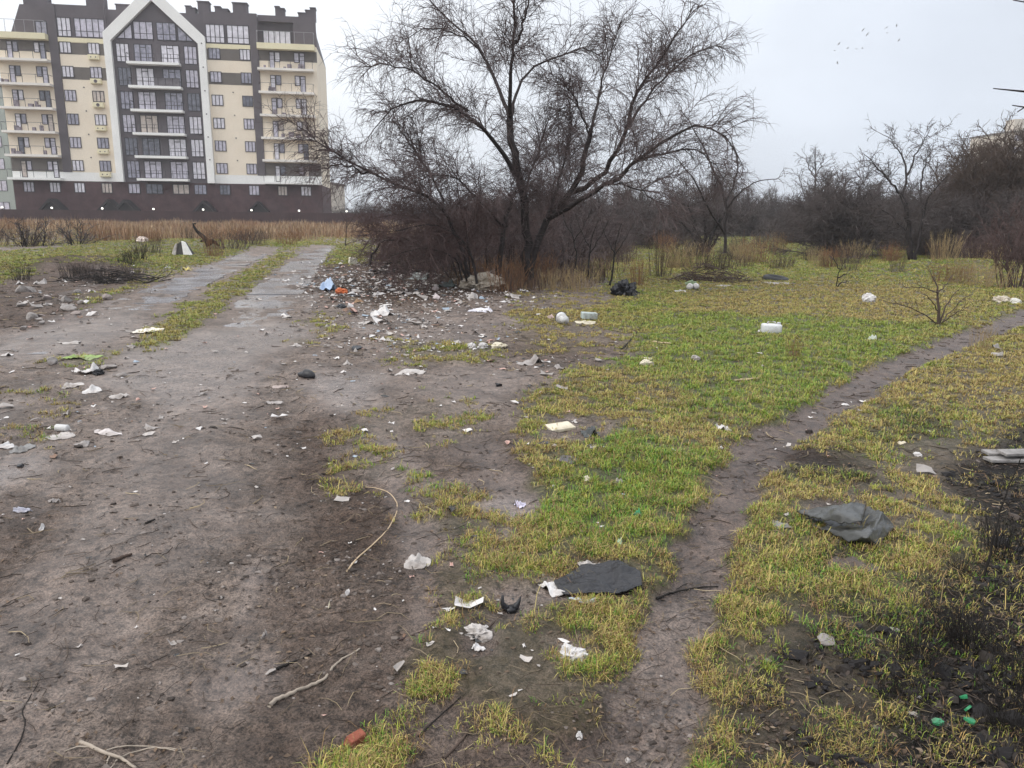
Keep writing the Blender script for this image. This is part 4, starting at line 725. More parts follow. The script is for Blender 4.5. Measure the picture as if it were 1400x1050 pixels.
# attic storey with sloped left shoulder, and centre panel below the gable
mb = MB(); mb.prism([(.3, 21.95), (4.88, 21.95), (4.88, 25.4), (1.7, 25.4)], .9, 1.4); mb.prism([(5.9, 21.73), (11.4, 21.73), (11.4, 25.4), (5.9, 25.4)], .03, .34); mb.prism([(22.7, 21.73), (28.08, 21.73), (28.08, 25.4), (22.7, 25.4)], .03, .34)
mb.box(33.3, 36.05, .5, 1., 21.95, 25.4); mb.box(29.06, 33.29, 1.3, 1.6, 21.95, 25.4); mb.box(29.06, 33.29, .5, 1.29, 24.7, 25.4); mb.raw([(.3, 1.41, 21.91), (36.05, 1.41, 21.91), (36.05, 15, 21.91), (.3, 15, 21.91), (1.7, 1.41, 25.4), (35.9, 1.41, 25.4), (35.2, 12, 25.4), (1.7, 12, 25.4)], [(0, 3, 2, 1), (4, 5, 6, 7), (0, 1, 5, 4), (1, 2, 6, 5), (2, 3, 7, 6), (3, 0, 4, 7)])
mb.build('attic_storey', darkw, B)
mb = MB(); mb.prism([(11.98, 5.03), (21.97, 5.03), (21.97, 21.55), (16.97, 26.22), (11.98, 21.55)], -.02, .34); mb.build('centre_panel', darkw, B)
mb = MB()
mb.prism([(11.15, 5.03), (11.97, 5.03), (11.97, 21.56), (11.15, 22.4)], -.55, .3); mb.prism([(21.98, 5.03), (22.84, 5.03), (22.84, 22.4), (21.98, 21.56)], -.55, .3)
mb.prism([(11.15, 22.4), (11.97, 21.56), (16.97, 26.23), (16.97, 27.9)], -.55, 7.); mb.prism([(21.98, 21.56), (22.84, 22.4), (16.97, 27.9), (16.97, 26.23)], -.55, 7.)
mb.build('gable_frame', white, B)
for u0, u1 in ((5.88, 11.14), (22.86, 28.07)): mb = MB(); mb.box(u0, u1, -.06, .02, 21.2, 21.72); mb.build('cornice_strip', creamy, B)
# chimneys
for u0, u1, h in ((1.9, 4.6, 27.3), (8.95, 11.0, 27.2), (12.3, 13.9, 26.1), (20.4, 21.0, 26.3), (21.0, 21.55, 26.1), (21.85, 23.15, 26.9), (23.85, 24.5, 26.4), (24.5, 25.4, 26.15), (26.0, 27.7, 26.95), (31.1, 31.6, 26.75), (31.6, 32.2, 26.55), (33.9, 34.8, 26.15), (34.8, 35.4, 26.5), (35.4, 36.0, 26.8)):
    mb = MB(); mb.box(u0, u1, 1.5, 2.8, 25.3, h-.12); mb.box(u0-.08, u1+.08, 1.42, 2.88, h-.12, h); mb.build('chimney', darkw, B)
# windows
wcache = {}; wcount = [0]
def window(u0, u1, h0, h1, n, tr=None, y=0., nm='window', mid_door=False, poly=None):
    w, h = round(u1-u0, 2), round(h1-h0, 2); pv = random.choices((0, 1, 2, 3, 4), (5, 3, 3, 1.3, 1.2))[0]; key = (w, h, n, tr, mid_door, poly is not None and poly)
    if key not in wcache:
        m = MB(); f = .075
        if poly is None:
            m.box(0, w, -.05, .03, 0, f); m.box(0, w, -.05, .03, h-f, h); m.box(0, f, -.05, .03, f, h-f); m.box(w-f, w, -.05, .03, f, h-f)
            for i in range(1, n): m.box(w*i/n-f*.55, w*i/n+f*.55, -.045, .03, f, h-f)
            if tr: 
                for i in range(n): m.box(w*i/n+f*.55, w*(i+1)/n-f*.55, -.04, .03, tr-f*.4, tr+f*.4)
            if mid_door:
                i = n//2; m.box(w*i/n+f*.55, w*(i+1)/n-f*.55, -.042, .03, h-.42, h-.34)
            p = MB(); p.box(f*.5, w-f*.5, -.012, .02, f*.5, h-f*.5)
        else:
            P = [np.array(q, float) for q in poly]; c = sum(P)/len(P); inn = [tuple(c+(q-c)*.86) for q in P]; k = len(P)
            for i in range(k): m.prism([tuple(P[i]), tuple(P[(i+1) % k]), inn[(i+1) % k], inn[i]], -.05, .03)
            m.box(.95, 1.05, -.04, .03, .1, .9 if P[2][0] > 1 else .9); p = MB(); p.prism([tuple(c+(q-c)*.93) for q in P], -.012, .02)
        wcache[key] = (m.mesh(nm, framem), [p.mesh('pane', g) for g in panes])
    fm, pm = wcache[key]; o = link(nm, fm, B, (u0, y, h0)); link('pane', pm[pv], o); return o
for k, b in enumerate(LV):
    for u0, u1 in ((5.97, 7.3), (9.15, 10.5), (23.08, 24.45), (26.75, 28.04)): window(u0, u1, 6.25+2.74*k, 7.55+2.74*k, 3, y=-.01)
    for u0, u1 in ((12.35, 13.85), (20.18, 21.7)): window(u0, u1, b+.02, b+2.15, 3, .62, y=-.05)
    for u0, u1 in ((14.4, 16.5), (17.52, 19.65)): window(u0, u1, b+.02, b+2.15, 3, .62, y=-.05, mid_door=True)
    for d0, d1, w0, w1 in ((.1, .72, .75, 1.35), (3.75, 4.35, 3.1, 3.72), (30.3, 30.92, 30.95, 31.62), (33.95, 34.6, 33.28, 33.92)):
        window(d0, d1, b-.1, b+1.9, 1, 1.6, nm='balcony_door'); window(w0, w1, b+.72, b+1.9, 1, nm='balcony_window')
for u0, u1, n in ((5.97, 7.5, 3), (7.88, 11.3, 5), (22.9, 25.1, 4), (25.38, 28.03, 4)): window(u0, u1, 21.82, 23.97, n, .68)
for u0, u1 in ((14.55, 16.8), (17.2, 19.45)): window(u0, u1, 21.85, 23.9, 3, .68, y=-.05)
window(12.5, 14.4, 21.85, 23.7, 2, y=-.05, poly=((0, 0), (1.9, 0), (1.9, 1.78))); window(19.6, 21.5, 21.85, 23.7, 2, y=-.05, poly=((0, 0), (1.9, 0), (0, 1.78)))
window(3.2, 4.5, 22.0, 23.6, 2, y=.87, nm='terrace_door'); window(29.5, 32.9, 22.0, 23.8, 5, y=1.27, nm='terrace_door')
for u0, u1 in ((.1, 1.35), (3.1, 4.35), (5.95, 7.2), (9.15, 10.4), (12.3, 13.7), (14.4, 16.4), (17.6, 19.6), (20.2, 21.7), (23.3, 24.6), (26.9, 28.2), (30.5, 31.7), (33.4, 34.7)): window(u0, u1, 3.62, 4.85, 3, y=-.03)
# air conditioning boxes
am = MB(); am.box(0, 1.25, -.42, -.02, 0, .58); am.box(.1, 1.15, -.45, -.42, .06, .52); acm = am.mesh('air_conditioner_box', creamy, bevel=.02)
dm = MB(); dm.prism([(.22*math.cos(a), .22*math.sin(a)) for a in np.arange(0, 6.28, .4)], -.012, 0); dmm = dm.mesh('fan_grille', darkw)
for k in range(6):
    o = link('air_conditioner_box', acm, B, (9.18, 0, 5.58+2.74*k))
    for xx in ((.62,) if k in (3, 4) else (.35, .9)):
        f = link('fan_grille', dmm, o, (xx, -.452, .29)); f.scale = (.9,)*3 if k in (3, 4) else (.35,)*3
# balconies
def railing(u0, u1, y0, z, h, post, mat, parent, panel=None):
    m = MB(); n = max(2, int((u1-u0)/post)); m.box(u0, u1, y0-.02, y0+.02, z+h-.04, z+h)
    for i in range(n+1):
        x = u0+(u1-u0)*i/n; m.box(x-.02, x+.02, y0-.019, y0+.019, z, z+h-.04)
    for xx in (u0, u1): m.box(xx-.018, xx+.018, y0+.02, -.02, z+h-.04, z+h)
    return m.build('railing', mat, parent)
clutter = pmat('balcony_clutter', (.26, .22, .24), .7, .5, 3, 0, .2); cloth = pmat('grey_balcony_cloth', (.16, .145, .155), .8, .3, 2, .2, .2)
for k, b in enumerate(LV):
    for u0, u1 in ((-1.15, 4.86), (28.95, 35.65)):
        m = MB(); m.box(u0, u1, -1.15, -.025, b-.42, b-.14); o = m.build('balcony', slabm if k else white, B); railing(u0+.05, u1-.05, -1.08, b-.14, .98, 1.25, darkrail, o)
        if random.random() < .8:
            m = MB()
            for _ in range(random.randint(2, 5)):
                x = random.uniform(u0+.4, u1-.8); w = random.uniform(.2, .7); m.box(x, x+w, -.9, -.5, b-.139, b-.139+random.uniform(.2, .8))
            m.build('balcony_clutter', clutter, o)
    m = MB(); m.box(13.72, 19.78, -1.2, -.06, b-.3, b-.01); o = m.build('balcony', white, B); railing(13.78, 19.72, -1.14, b-.01, .95, .75, darkrail, o)
    if k == 4:
        m = MB(); m.box(16.7, 19.66, -1.1, -1.06, b, b+.9); m.build('privacy_screen', cloth, o)
for u0, u1 in ((-.55, 4.86), (29.0, 35.9)):
    m = MB(); m.box(u0, u1, -1.0, .88, 21.25, 21.93); o = m.build('terrace_parapet', creamy, B); railing(u0+.05, u1-.05, -.9, 21.93, 1.4, 1.0, metal, o)
vm = MB(); vm.prism([(.08*math.cos(a), .08*math.sin(a)) for a in np.arange(0, 6.2, .7)], -.06, -.001); vmm = vm.mesh('wall_vent', darkw)
for u, y, c in ((22.45, -.551, 6), (8.25, .019, 4), (25.7, .019, 4)):
    for k in range(c): link('wall_vent', vmm, B, (u, y, 7.9+2.74*k))
for u in (3.8, 10.45, 12.35, 21.65, 28.2):
    m = MB(); m.prism([(u-1.35, 1.45), (u, 2.85), (u+1.35, 1.45), (u+1.15, 1.3), (u, 2.5), (u-1.15, 1.3)], -2.6, -.01); m.prism([(u-1.1, 1.4), (u+1.1, 1.4), (u, 2.45)], -2.3, -.02); m.box(u-1.05, u+1.05, -2.2, -.03, 0, 1.39); m.build('porch', roofm, B)
# long brown fence with lamps
fem = pmat('brown_sheet_fence', (.062, .034, .034), .6, .25, .8, .1, .4)
FE = tag(fobj('perimeter_fence', (0, -FENCE_OFF)), 'long dark brown sheet metal fence with lit lamps along its top', 'fence')
m = MB(); s = -34.
while s < 75:
    m.prism([(s, 0), (s+.2, 0), (s+.2, 1.52), (s, 1.52)], -.02 if int((s+100)*5) % 2 else .0, .03); s += .2
m.build('sheet_panel', fem, FE)
pm_ = MB(); pm_.box(-.05, .05, -.06, .1, 0, 1.6); pmm = pm_.mesh('post', fem)
lampm, nt, b_ = newmat('lamp_glow'); b_.inputs['Base Color'].default_value = (1, .97, .9, 1); b_.inputs['Emission Color'].default_value = (1, .96, .88, 1); b_.inputs['Emission Strength'].default_value = 1.4
lm = MB(); lm.lathe([(.04, 0), (.09, .03), (.11, .09), (.09, .16), (.04, .19)], 12); lmm = lm.mesh('lamp_globe', lampm, True)
lb = MB(); lb.lathe([(.05, -.14), (.05, 0)], 8); lbm = lb.mesh('lamp', fem)
Fp = np.array([FO[0]+NN_[0]*FENCE_OFF, FO[1]+NN_[1]*FENCE_OFF])
for px in (-70, 3, 71, 140, 210, 278, 344, 409, 474):
    d = ray(px, 285.2+.0148*px); t = ((Fp-CAM[:2])@NN_)/(d[:2]@NN_); p = CAM+t*d; s = float((p[:2]-Fp)@U)
    link('post', pmm, FE, (s, 0, 0)); l_ = link('lamp', lbm, FE, (s, 0, 1.62)); link('lamp_globe', lmm, l_)
for s in np.arange(46, 75, 4.9): link('post', pmm, FE, (s, 0, 0))
# other buildings
greyg = pmat('grey_green_render', (.34, .37, .34), .8, .1, .3, .1, .2); beige = pmat('pale_beige_render', (.56, .50, .43), .8, .1, .3, .1, .2)
def block(name, label, px0, px1, pyt, Y, dep, mat, rows, cols, ntop=None):
    a = AT(px0, 288, Y); c = AT(px1, 288, Y); top = AT((px0+px1)/2, pyt, Y)[2]; w = c[0]-a[0]
    e = bpy.data.objects.new(name, None); COL.objects.link(e); e.location = (float(a[0]), float(a[1]), 0); tag(e, label, 'building')
    m = MB(); m.box(0, w, 0, dep, 0, top); m.build('wall', mat, e); m = MB(); m.box(-.2, w+.2, -.2, dep+.2, top, top+.35); rf = m.build('roof', midw, e)
    if ntop: m = MB(); m.box(*ntop[:2], 1, 4, top+.35, top+.35+ntop[2]); m.build('stair_tower', mat, rf)
    fw, fh = w/cols*.5, top/rows*.5; f = MB(); f.box(0, fw, -.06, 0, 0, fh); f.box(fw*.48, fw*.52, -.08, -.06, .05, fh-.05); fmesh = f.mesh('window', framem); p = MB(); p.box(.08, fw*.46, -.075, -.061, .08, fh-.08); p.box(fw*.54, fw-.08, -.075, -.061, .08, fh-.08); pme = p.mesh('pane', panes[0])
    for i in range(rows):
        for j in range(cols): o = link('window', fmesh, e, (w*(j+.25)/cols, 0, top*(i+.3)/rows)); link('pane', pme, o)
block('apartment_building', 'plain grey green block peeping out behind the cream apartment block, at the left edge', -130, 22, 118, 122., 12, greyg, 6, 5)
block('low_building', 'pale low building just beyond the right corner of the apartment block', 443, 454, 252, 128., 10, beige, 2, 2)
block('tower_block', 'distant beige tower block showing only its top above the trees, at the right edge', 1366, 1560, 182, 165., 14, beige, 8, 8, (1.2, 3.2, 2.4))
# birds
bm_ = MB(); bodyp = [(-.16, 0, 0), (-.08, 0, .012), (.04, 0, .01), (.13, 0, .012), (.19, 0, .005)]
bm_.tube(bodyp, [.012, .04, .05, .035, .008], 6)
for sgn in (-1, 1): bm_.raw([(.06, .02*sgn, .02), (-.06, .02*sgn, .02), (-.05, .22*sgn, .09), (.07, .22*sgn, .09), (-.07, .46*sgn, .03), (.0, .46*sgn, .03), (.06, .02*sgn, .008), (-.06, .02*sgn, .008), (-.05, .22*sgn, .08), (.07, .22*sgn, .08)], [(0, 1, 2, 3), (3, 2, 4, 5), (6, 9, 8, 7), (9, 5, 4, 8), (0, 3, 9, 6), (3, 5, 9), (1, 7, 8, 2), (2, 8, 4)])
birdmesh = bm_.mesh('bird', pmat('grey_bird', (.56, .56, .58), .8, .1, 3, 0, .1), True)
for i, (px, py) in enumerate([(1147, 60), (1141, 69), (1159, 66), (1171, 67), (1179, 66), (1180, 41), (1186, 47), (1212, 38), (1213, 45), (1226, 35), (1229, 55), (1145, 86)]):
    o = link('bird', birdmesh, None, AT(px, py, 95+random.uniform(-6, 6)), (random.uniform(-.4, .4), random.uniform(-.2, .2), random.uniform(2.4, 3.6)))
    o.scale = (.72,)*3; tag(o, 'small grey bird of the loose flock flying high in the right sky', 'bird', 'birds flying in a loose flock in the sky')
# ================================================================ LITTER
lr = np.random.default_rng(77); _ic = {}
def icosph(sub):
    if sub not in _ic:
        bm = bmesh.new(); bmesh.ops.create_icosphere(bm, subdivisions=sub, radius=1); _ic[sub] = (np.array([v.co[:] for v in bm.verts]), np.array([[v.index for v in f.verts] for f in bm.faces])); bm.free()
    return _ic[sub]
def n3(v, s, o): return perlin(v[:, 0]*s+o, v[:, 1]*s+v[:, 2]*s*.7+o*1.3)+perlin(v[:, 2]*s+o*2.1, v[:, 0]*s*.8-v[:, 1]*s*.4-o)
def crumple(w, d, h, seed, amp=.5, flat=True, sub=4):
    v, f = icosph(sub); o = seed*3.7; v = v.copy(); rg = 1-np.abs(n3(v, 1.6, o)); rg2 = 1-np.abs(n3(v, 3.7, o+9)); k = .62+amp*(rg*.7+rg2*.4-.35)+.22*n3(v, .8, o+4)
    v = v*k[:, None]; v[:, 2] = np.where(v[:, 2] < -.25, -.25, v[:, 2]) if flat else v[:, 2]
    v = v*np.array([w*.72, d*.72, h*.8]); v[:, 2] += .2*h if flat else .6*h; return v, [f]
def sheet(w, d, h, seed, n=30, thick=.003, rag=.35, fold=1.0):
    """torn, creased film: straight torn edges, folds along a few creases, one side turned up"""
    rg = np.random.default_rng(int(seed*10)+3); u, t = np.meshgrid(np.linspace(-1, 1, n), np.linspace(-1, 1, n), indexing='ij'); o = seed*5.3
    nc = rg.integers(5, 10); ca = np.sort((np.arange(nc)+rg.uniform(-.33, .33, nc))*2*np.pi/nc); cr = rg.uniform(1.08-rag*1.1, 1.12, nc); cp = np.stack([cr*np.cos(ca), cr*np.sin(ca)], -1)
    th = np.arctan2(t, u); rad = np.maximum(np.abs(u), np.abs(t)); edge = np.full(u.shape, 9.)
    dx, dy = np.cos(th), np.sin(th)
    for i in range(nc):
        p, q = cp[i], cp[(i+1) % nc]; e = q-p; den = dx*e[1]-dy*e[0]; den = np.where(np.abs(den) < 1e-9, 1e-9, den); k = (p[0]*e[1]-p[1]*e[0])/den; sg = (p[0]*dy-p[1]*dx)/den
        ok = (k > 0) & (sg >= -1e-6) & (sg <= 1+1e-6); edge = np.where(ok, np.minimum(edge, k), edge)
    edge = np.where(edge > 5, .8, edge)*(1+.10*rag*perlin(dx*5+o, dy*5-o)); x = dx*rad*edge; y = dy*rad*edge
    z = .10*fbm(x, y, 3, 1.8, seed)
    for _ in range(rg.integers(3, 6)):
        an = rg.uniform(0, 3.14); c0 = rg.uniform(-.6, .6); wd = rg.uniform(.10, .32); dd = x*math.cos(an)+y*math.sin(an)-c0+.10*perlin(x*1.5+o, y*1.5+an); z = z+rg.uniform(.35, 1.)*np.clip(1-np.abs(dd)/wd, 0, 1)*np.clip(1.1-np.abs(-x*math.sin(an)+y*math.cos(an)-rg.uniform(-.5, .5))*rg.uniform(.6, 1.3), 0, 1)
    an = rg.uniform(0, 6.28); z = z+.8*np.clip(x*math.cos(an)+y*math.sin(an)-.55, 0, 1)+.16*np.clip(1-np.abs(perlin(x*4+o, y*3-o))-.5, 0, 1)
    z = h*.62*fold*(z-np.quantile(z, .25)); z = np.maximum(z, -.003)
    V = np.stack([x*w*.5, y*d*.5, z+.002], -1).reshape(-1, 3); m = n*n; V2 = V.copy(); V2[:, 2] -= thick
    i = np.arange(m).reshape(n, n); a, b, c_, d_ = i[:-1, :-1].ravel(), i[1:, :-1].ravel(), i[1:, 1:].ravel(), i[:-1, 1:].ravel(); q = np.stack([a, b, c_, d_], -1); q2 = np.stack([d_, c_, b, a], -1)+m
    per = np.concatenate([i[:, 0], i[-1, 1:], i[-2::-1, -1], i[0, -2:0:-1]]); nx = np.roll(per, -1); sd_ = np.stack([per+m, nx+m, nx, per], -1)
    return np.concatenate([V, V2]), [np.concatenate([q, q2, sd_])]
MATC = {}
def lm_(col, rough=.5, dirt=None):
    k = (tuple(col), rough, dirt)
    if k not in MATC: MATC[k] = pmat('litter_plastic', col, rough, .12, 9, .12, .4, dirt=dirt)
    return MATC[k]
MUDDY = (.17, .14, .12)
WHITE = lm_((.66, .64, .63), .5, (.30, .26, .235)); DIRTY = lm_((.50, .465, .44), .6, MUDDY); CREAM = lm_((.66, .60, .47), .6, (.34, .29, .2)); PALE = lm_((.36, .33, .315), .6, MUDDY); GREYP = lm_((.23, .225, .225), .5, (.12, .11, .1)); BLACK = lm_((.016, .016, .019), .42); DARKG = lm_((.05, .052, .058), .32)
PINK = lm_((.56, .40, .37), .6, MUDDY); BLUE = lm_((.42, .52, .68), .45); ORANGE = lm_((.62, .17, .06), .5); GREEN = lm_((.035, .30, .13), .25, (.10, .10, .07)); TEAL = lm_((.45, .52, .50), .5, MUDDY); LIME = lm_((.24, .36, .08), .5, MUDDY); BROWN = lm_((.16, .10, .065), .7); LILAC = lm_((.66, .62, .74), .5); BRICKM = pmat('red_brick', (.26, .085, .055), .85, .3, 30, .5, .2); WOOD = pmat('weathered_wood', (.25, .235, .225), .8, .35, 14, .4, .2); ROOT = pmat('pale_root', (.32, .27, .22), .75, .3, 14, .4, .2); STONE = pmat('pale_stone', (.33, .305, .29), .85, .25, 12, .4, .2, dirt=(.14, .115, .10)); STALK = pmat('dry_stalk', (.50, .38, .25), .7, .25, 12, .2, .2)
seedc = [0]
def put(name, label, cat, px, py, data, mat, rz=None, dz=-.003, smooth=True, group=None):
    p = GP(px, py); V_, Fs = data; me = np_mesh(name, V_, Fs, [mat], smooth=smooth); o = link(name, me, None, (p[0], p[1], p[2]+dz), (0, 0, lr.uniform(-.4, .4) if rz is None else rz)); tag(o, label, cat, group); return o
def size(px, py, w, h):
    w, h = w*.90, h*.85                   # photo size in pixels -> metres across and along the ground
    p = G(px, py); r = math.hypot(p[0], p[1]); a, b = G(px, py+h/2), G(px, py-h/2); wm = w*math.hypot(r, EYE)/F; return wm, min(math.hypot(*(a-b)[:2]), 1.15*wm)
def blob(name, label, cat, px, py, w, h, mat, hh=None, amp=.55, dfac=.6):
    seedc[0] += 1; W_, D_ = size(px, py, w, h); H_ = hh if hh is not None else W_*.35; D_ = min(D_, W_*1.2)*dfac+.3*W_*dfac; return put(name, label, cat, px, py+h*.2, crumple(W_, D_, H_, seedc[0], amp), mat, smooth=False)
def flat(name, label, cat, px, py, w, h, mat, hh=.03, rag=.4, n=30, rz=0., thick=.003):
    seedc[0] += 1; W_, D_ = size(px, py, w, h); V_, F_ = sheet(W_, D_*.95, hh, seedc[0], n, thick, min(rag, .8)*.75); q = GP(px, py); c_, s_ = math.cos(rz), math.sin(rz)
    V_[:, 2] += look(H, q[0]+V_[:, 0]*c_-V_[:, 1]*s_, q[1]+V_[:, 0]*s_+V_[:, 1]*c_)-q[2]; return put(name, label, cat, px, py, (V_, F_), mat, rz=rz, dz=.004)
def stick(name, label, cat, pts, r0, r1, mat, extra=()):
    P = [GP(a, b, r0*.7+(c if len(q) > 2 else 0)) for q in pts for a, b, c in [(*q, 0)[:3]]]; b0 = P[0].copy(); rgs = np.random.default_rng(len(pts)+int(pts[0][0]))
    S = max(8, 4*len(pts)); a = resample([(*p, r0+(r1-r0)*i/(len(P)-1)) for i, p in enumerate(P)], S, rgs, r0*.14); Vl = [tubes((a[:, :3]-b0)[None], a[:, 3][None], 7, True)]
    for q, ra in extra:
        E_ = resample([(*GP(u, v, ra), ra*(1-.6*i/len(q))) for i, (u, v) in enumerate(q)], 8, rgs, ra*.4); Vl.append(tubes((E_[:, :3]-b0)[None], E_[:, 3][None], 5, True))
    o = 0; Vs, Qs, Ts = [], [], []
    for v, q, t in Vl: Vs.append(v); Qs.append(q+o); Ts.append(t+o); o += len(v)
    ob = link(name, np_mesh(name, np.concatenate(Vs), [np.concatenate(Qs), np.concatenate(Ts)], [mat], smooth=True), None, b0); return tag(ob, label, cat)
# ---- foreground
flat('netting', 'black crumpled plastic netting lying flat in the grass left of the trail', 'netting', 818, 800, 118, 58, BLACK, .02, .05, 70).location.z += .016
flat('torn_bag', 'torn white plastic bag spread along the left edge of the black netting', 'plastic bag', 762, 806, 62, 36, WHITE, .035, .45, 34, .5)
blob('crumpled_tissue', 'small white ball of tissue lying on the left end of the black netting', 'tissue', 772, 801, 12, 11, WHITE)
flat('plastic_scrap', 'narrow white plastic strip along the top edge of the black netting', 'plastic scrap', 806, 774, 40, 8, DIRTY, .02, .6)
flat('plastic_scrap', 'bluish plastic strip at the lower edge of the black netting', 'plastic scrap', 795, 824, 44, 12, lm_((.45, .52, .58), .3, MUDDY), .02, .8)
# folded tarp
tw_, td_ = size(1158, 718, 128, 58); seedc[0] += 1
def patchwork(name, label, cat, pts, tris, mat, thick=.008, crum=.009, sub=4, mid=(0, 0)):
    """folded cloth from (px,py,height) corners; facets subdivided and creased"""
    base = GP(*mid); bm = bmesh.new(); vs = []
    for a, b, h in pts: q = G(a, b, hz(*G(a, b)[:2])+h); vs.append(bm.verts.new((q[0]-base[0], q[1]-base[1], q[2]-base[2])))
    for t in tris: bm.faces.new([vs[i] for i in t])
    bmesh.ops.triangulate(bm, faces=bm.faces); bmesh.ops.subdivide_edges(bm, edges=bm.edges, cuts=2**sub//2, use_grid_fill=True)
    for _ in range(1): bmesh.ops.smooth_vert(bm, verts=[v for v in bm.verts if not v.is_boundary], factor=.5, use_axis_x=True, use_axis_y=True, use_axis_z=True)
    co_ = np.array([v.co[:] for v in bm.verts]); s = 1/max(.05, np.ptp(co_[:, 0])); k = 1-np.abs(perlin(co_[:, 0]*s*5+co_[:, 1]*s*4, co_[:, 1]*s*7+3)); k2 = 1-np.abs(perlin(co_[:, 0]*s*13, co_[:, 1]*s*11-co_[:, 0]*s*6))
    for v, a, b in zip(bm.verts, k, k2): v.co.z += crum*(a**2*1.6+b**2*.7)-crum
    bmesh.ops.recalc_face_normals(bm, faces=bm.faces)
    if sum(f.normal.z for f in bm.faces) < 0: bmesh.ops.reverse_faces(bm, faces=bm.faces)
    bmesh.ops.solidify(bm, geom=bm.faces, thickness=thick); me = bpy.data.meshes.new(name); bm.to_mesh(me); bm.free(); me.materials.append(mat)
    for p_ in me.polygons: p_.use_smooth = True
    o = link(name, me, None, base); return tag(o, label, cat) if label else o
rub = lm_((.078, .080, .078), .36, (.045, .043, .038))
TQ = patchwork('folded_tarp', 'dark grey folded rubber tarp lying in the grass right of the trail', 'tarp',
  [(1091, 703, .012), (1118, 722, .02), (1160, 740, .03), (1200, 746, .02), (1225, 722, .03), (1206, 700, .10), (1184, 692, .09), (1176, 717, .035), (1150, 715, .03), (1196, 722, .11), (1186, 735, .10), (1210, 712, .06), (1168, 728, .09)],
  [(0, 1, 8), (1, 12, 8), (1, 2, 12), (8, 12, 7), (2, 10, 12), (12, 10, 9), (12, 9, 7), (2, 3, 10), (3, 4, 9), (3, 9, 10), (4, 11, 9), (4, 5, 11), (5, 6, 7), (5, 7, 9), (5, 9, 11)], rub, mid=(1160, 722))
T2 = patchwork('flap', None, None, [(1089, 700, .035), (1128, 692, .09), (1163, 688, .125), (1183, 690, .12), (1178, 714, .14), (1150, 716, .12), (1118, 709, .085), (1150, 702, .15)], [(0, 1, 6), (1, 7, 6), (1, 2, 7), (2, 3, 7), (3, 4, 7), (4, 5, 7), (5, 6, 7)], rub, mid=(1160, 722)); T2.parent = TQ; T2.location = (0, 0, 0)
flat('tarp_scrap', 'small flat dark grey scrap just left of the crumpled rubber tarp', 'scrap', 1068, 719, 30, 22, GREYP, .015)
flat('tarp_scrap', 'dark brown torn sheet in the grass below the crumpled rubber tarp', 'scrap', 1165, 775, 70, 26, lm_((.075, .055, .045), .5), .04)
flat('crumpled_paper', 'crumpled whitish paper on the bare mud left of the dark wet hollow', 'paper', 570, 771, 38, 22, DIRTY, .05, .22)
blob('crumpled_tissue', 'dirty white crumpled tissue on the mud, with a folded strip just below it', 'tissue', 654, 864, 34, 24, DIRTY, .045)
flat('paper_strip', 'folded white paper strip just below the dirty crumpled tissue', 'paper', 656, 888, 32, 12, WHITE, .025, .8)
blob('crumpled_tissue', 'bright white crumpled tissue standing alone below the black netting', 'tissue', 783, 893, 30, 28, WHITE, .05)
flat('plastic_scrap', 'lilac white plastic scrap lying in the dark wet hollow', 'plastic scrap', 711, 692, 22, 20, LILAC, .05, .7)
# black bracket with two horns
p = GP(698, 836); m = MB(); W_ = .068
m.tube([(-.034, 0, .075), (-.034, .004, .04), (-.022, 0, .018), (0, -.004, .010), (.022, 0, .018), (.034, .004, .036), (.042, 0, .062)], [.005, .009, .016, .02, .016, .009, .003], 8); m.box(-.018, .018, -.02, .02, .0, .02)
tag(m.build('bracket', BLACK, None, True, loc=p, rot=(0, 0, .2)), 'small black plastic bracket with two upright horns on the mud', 'bracket')
p = GP(486, 1018); m = MB(); m.raw([(-.035, -.02, 0), (.03, -.026, 0), (.036, .022, 0), (-.03, .026, 0), (-.03, -.016, .034), (.022, -.02, .042), (.03, .014, .038), (-.022, .022, .030)], [(0, 3, 2, 1), (4, 5, 6, 7), (0, 1, 5, 4), (1, 2, 6, 5), (2, 3, 7, 6), (3, 0, 4, 7)])
tag(m.build('brick_fragment', BRICKM, None, False, .004, loc=p, rot=(.1, .05, .9)), 'reddish brick fragment on the mud at the bottom of the photo', 'brick')
stick('gnarled_root', 'thick pale gnarled root lying on the mud in the foreground', 'root', [(368, 967), (378, 958), (402, 948), (428, 938), (446, 925), (456, 912), (470, 902), (492, 888)], .0085, .003, ROOT)
stick('dry_stalk', 'long curved pale dry stalk arching over the mud in the middle', 'stalk', [(474, 782), (488, 764), (510, 745), (530, 725), (542, 704), (544, 690), (534, 679, .02), (518, 672, .02), (500, 668, .01)], .0042, .002, STALK)
stick('fallen_twig', 'dark twig lying across the foot trail', 'twig', [(898, 811), (915, 806), (940, 807), (960, 803), (982, 803)], .0055, .0025, char, [([(925, 806), (935, 799), (948, 797)], .002)])
stick('fallen_branch', 'forked pale branch on the mud in the bottom left corner', 'branch', [(110, 1016), (126, 1022), (140, 1030), (165, 1038), (186, 1052)], .007, .004, ROOT, [([(140, 1029), (160, 1020), (200, 1021), (245, 1026)], .003), ([(165, 1037), (185, 1026), (215, 1022), (250, 1030)], .003), ([(126, 1022), (108, 1021), (88, 1029)], .003), ([(150, 1034), (146, 1046), (140, 1056)], .003), ([(160, 1040), (152, 1050), (146, 1060)], .0025)])
stick('fallen_twig', 'dark twig near the left edge in the bottom foreground', 'twig', [(10, 1045), (30, 1010), (36, 985), (28, 976), (40, 955), (52, 935)], .0028, .0015, char)
stick('fallen_twig', 'straight dark twig at the bottom, left one of two', 'twig', [(572, 1008), (590, 990), (610, 972), (630, 952)], .0035, .002, char)
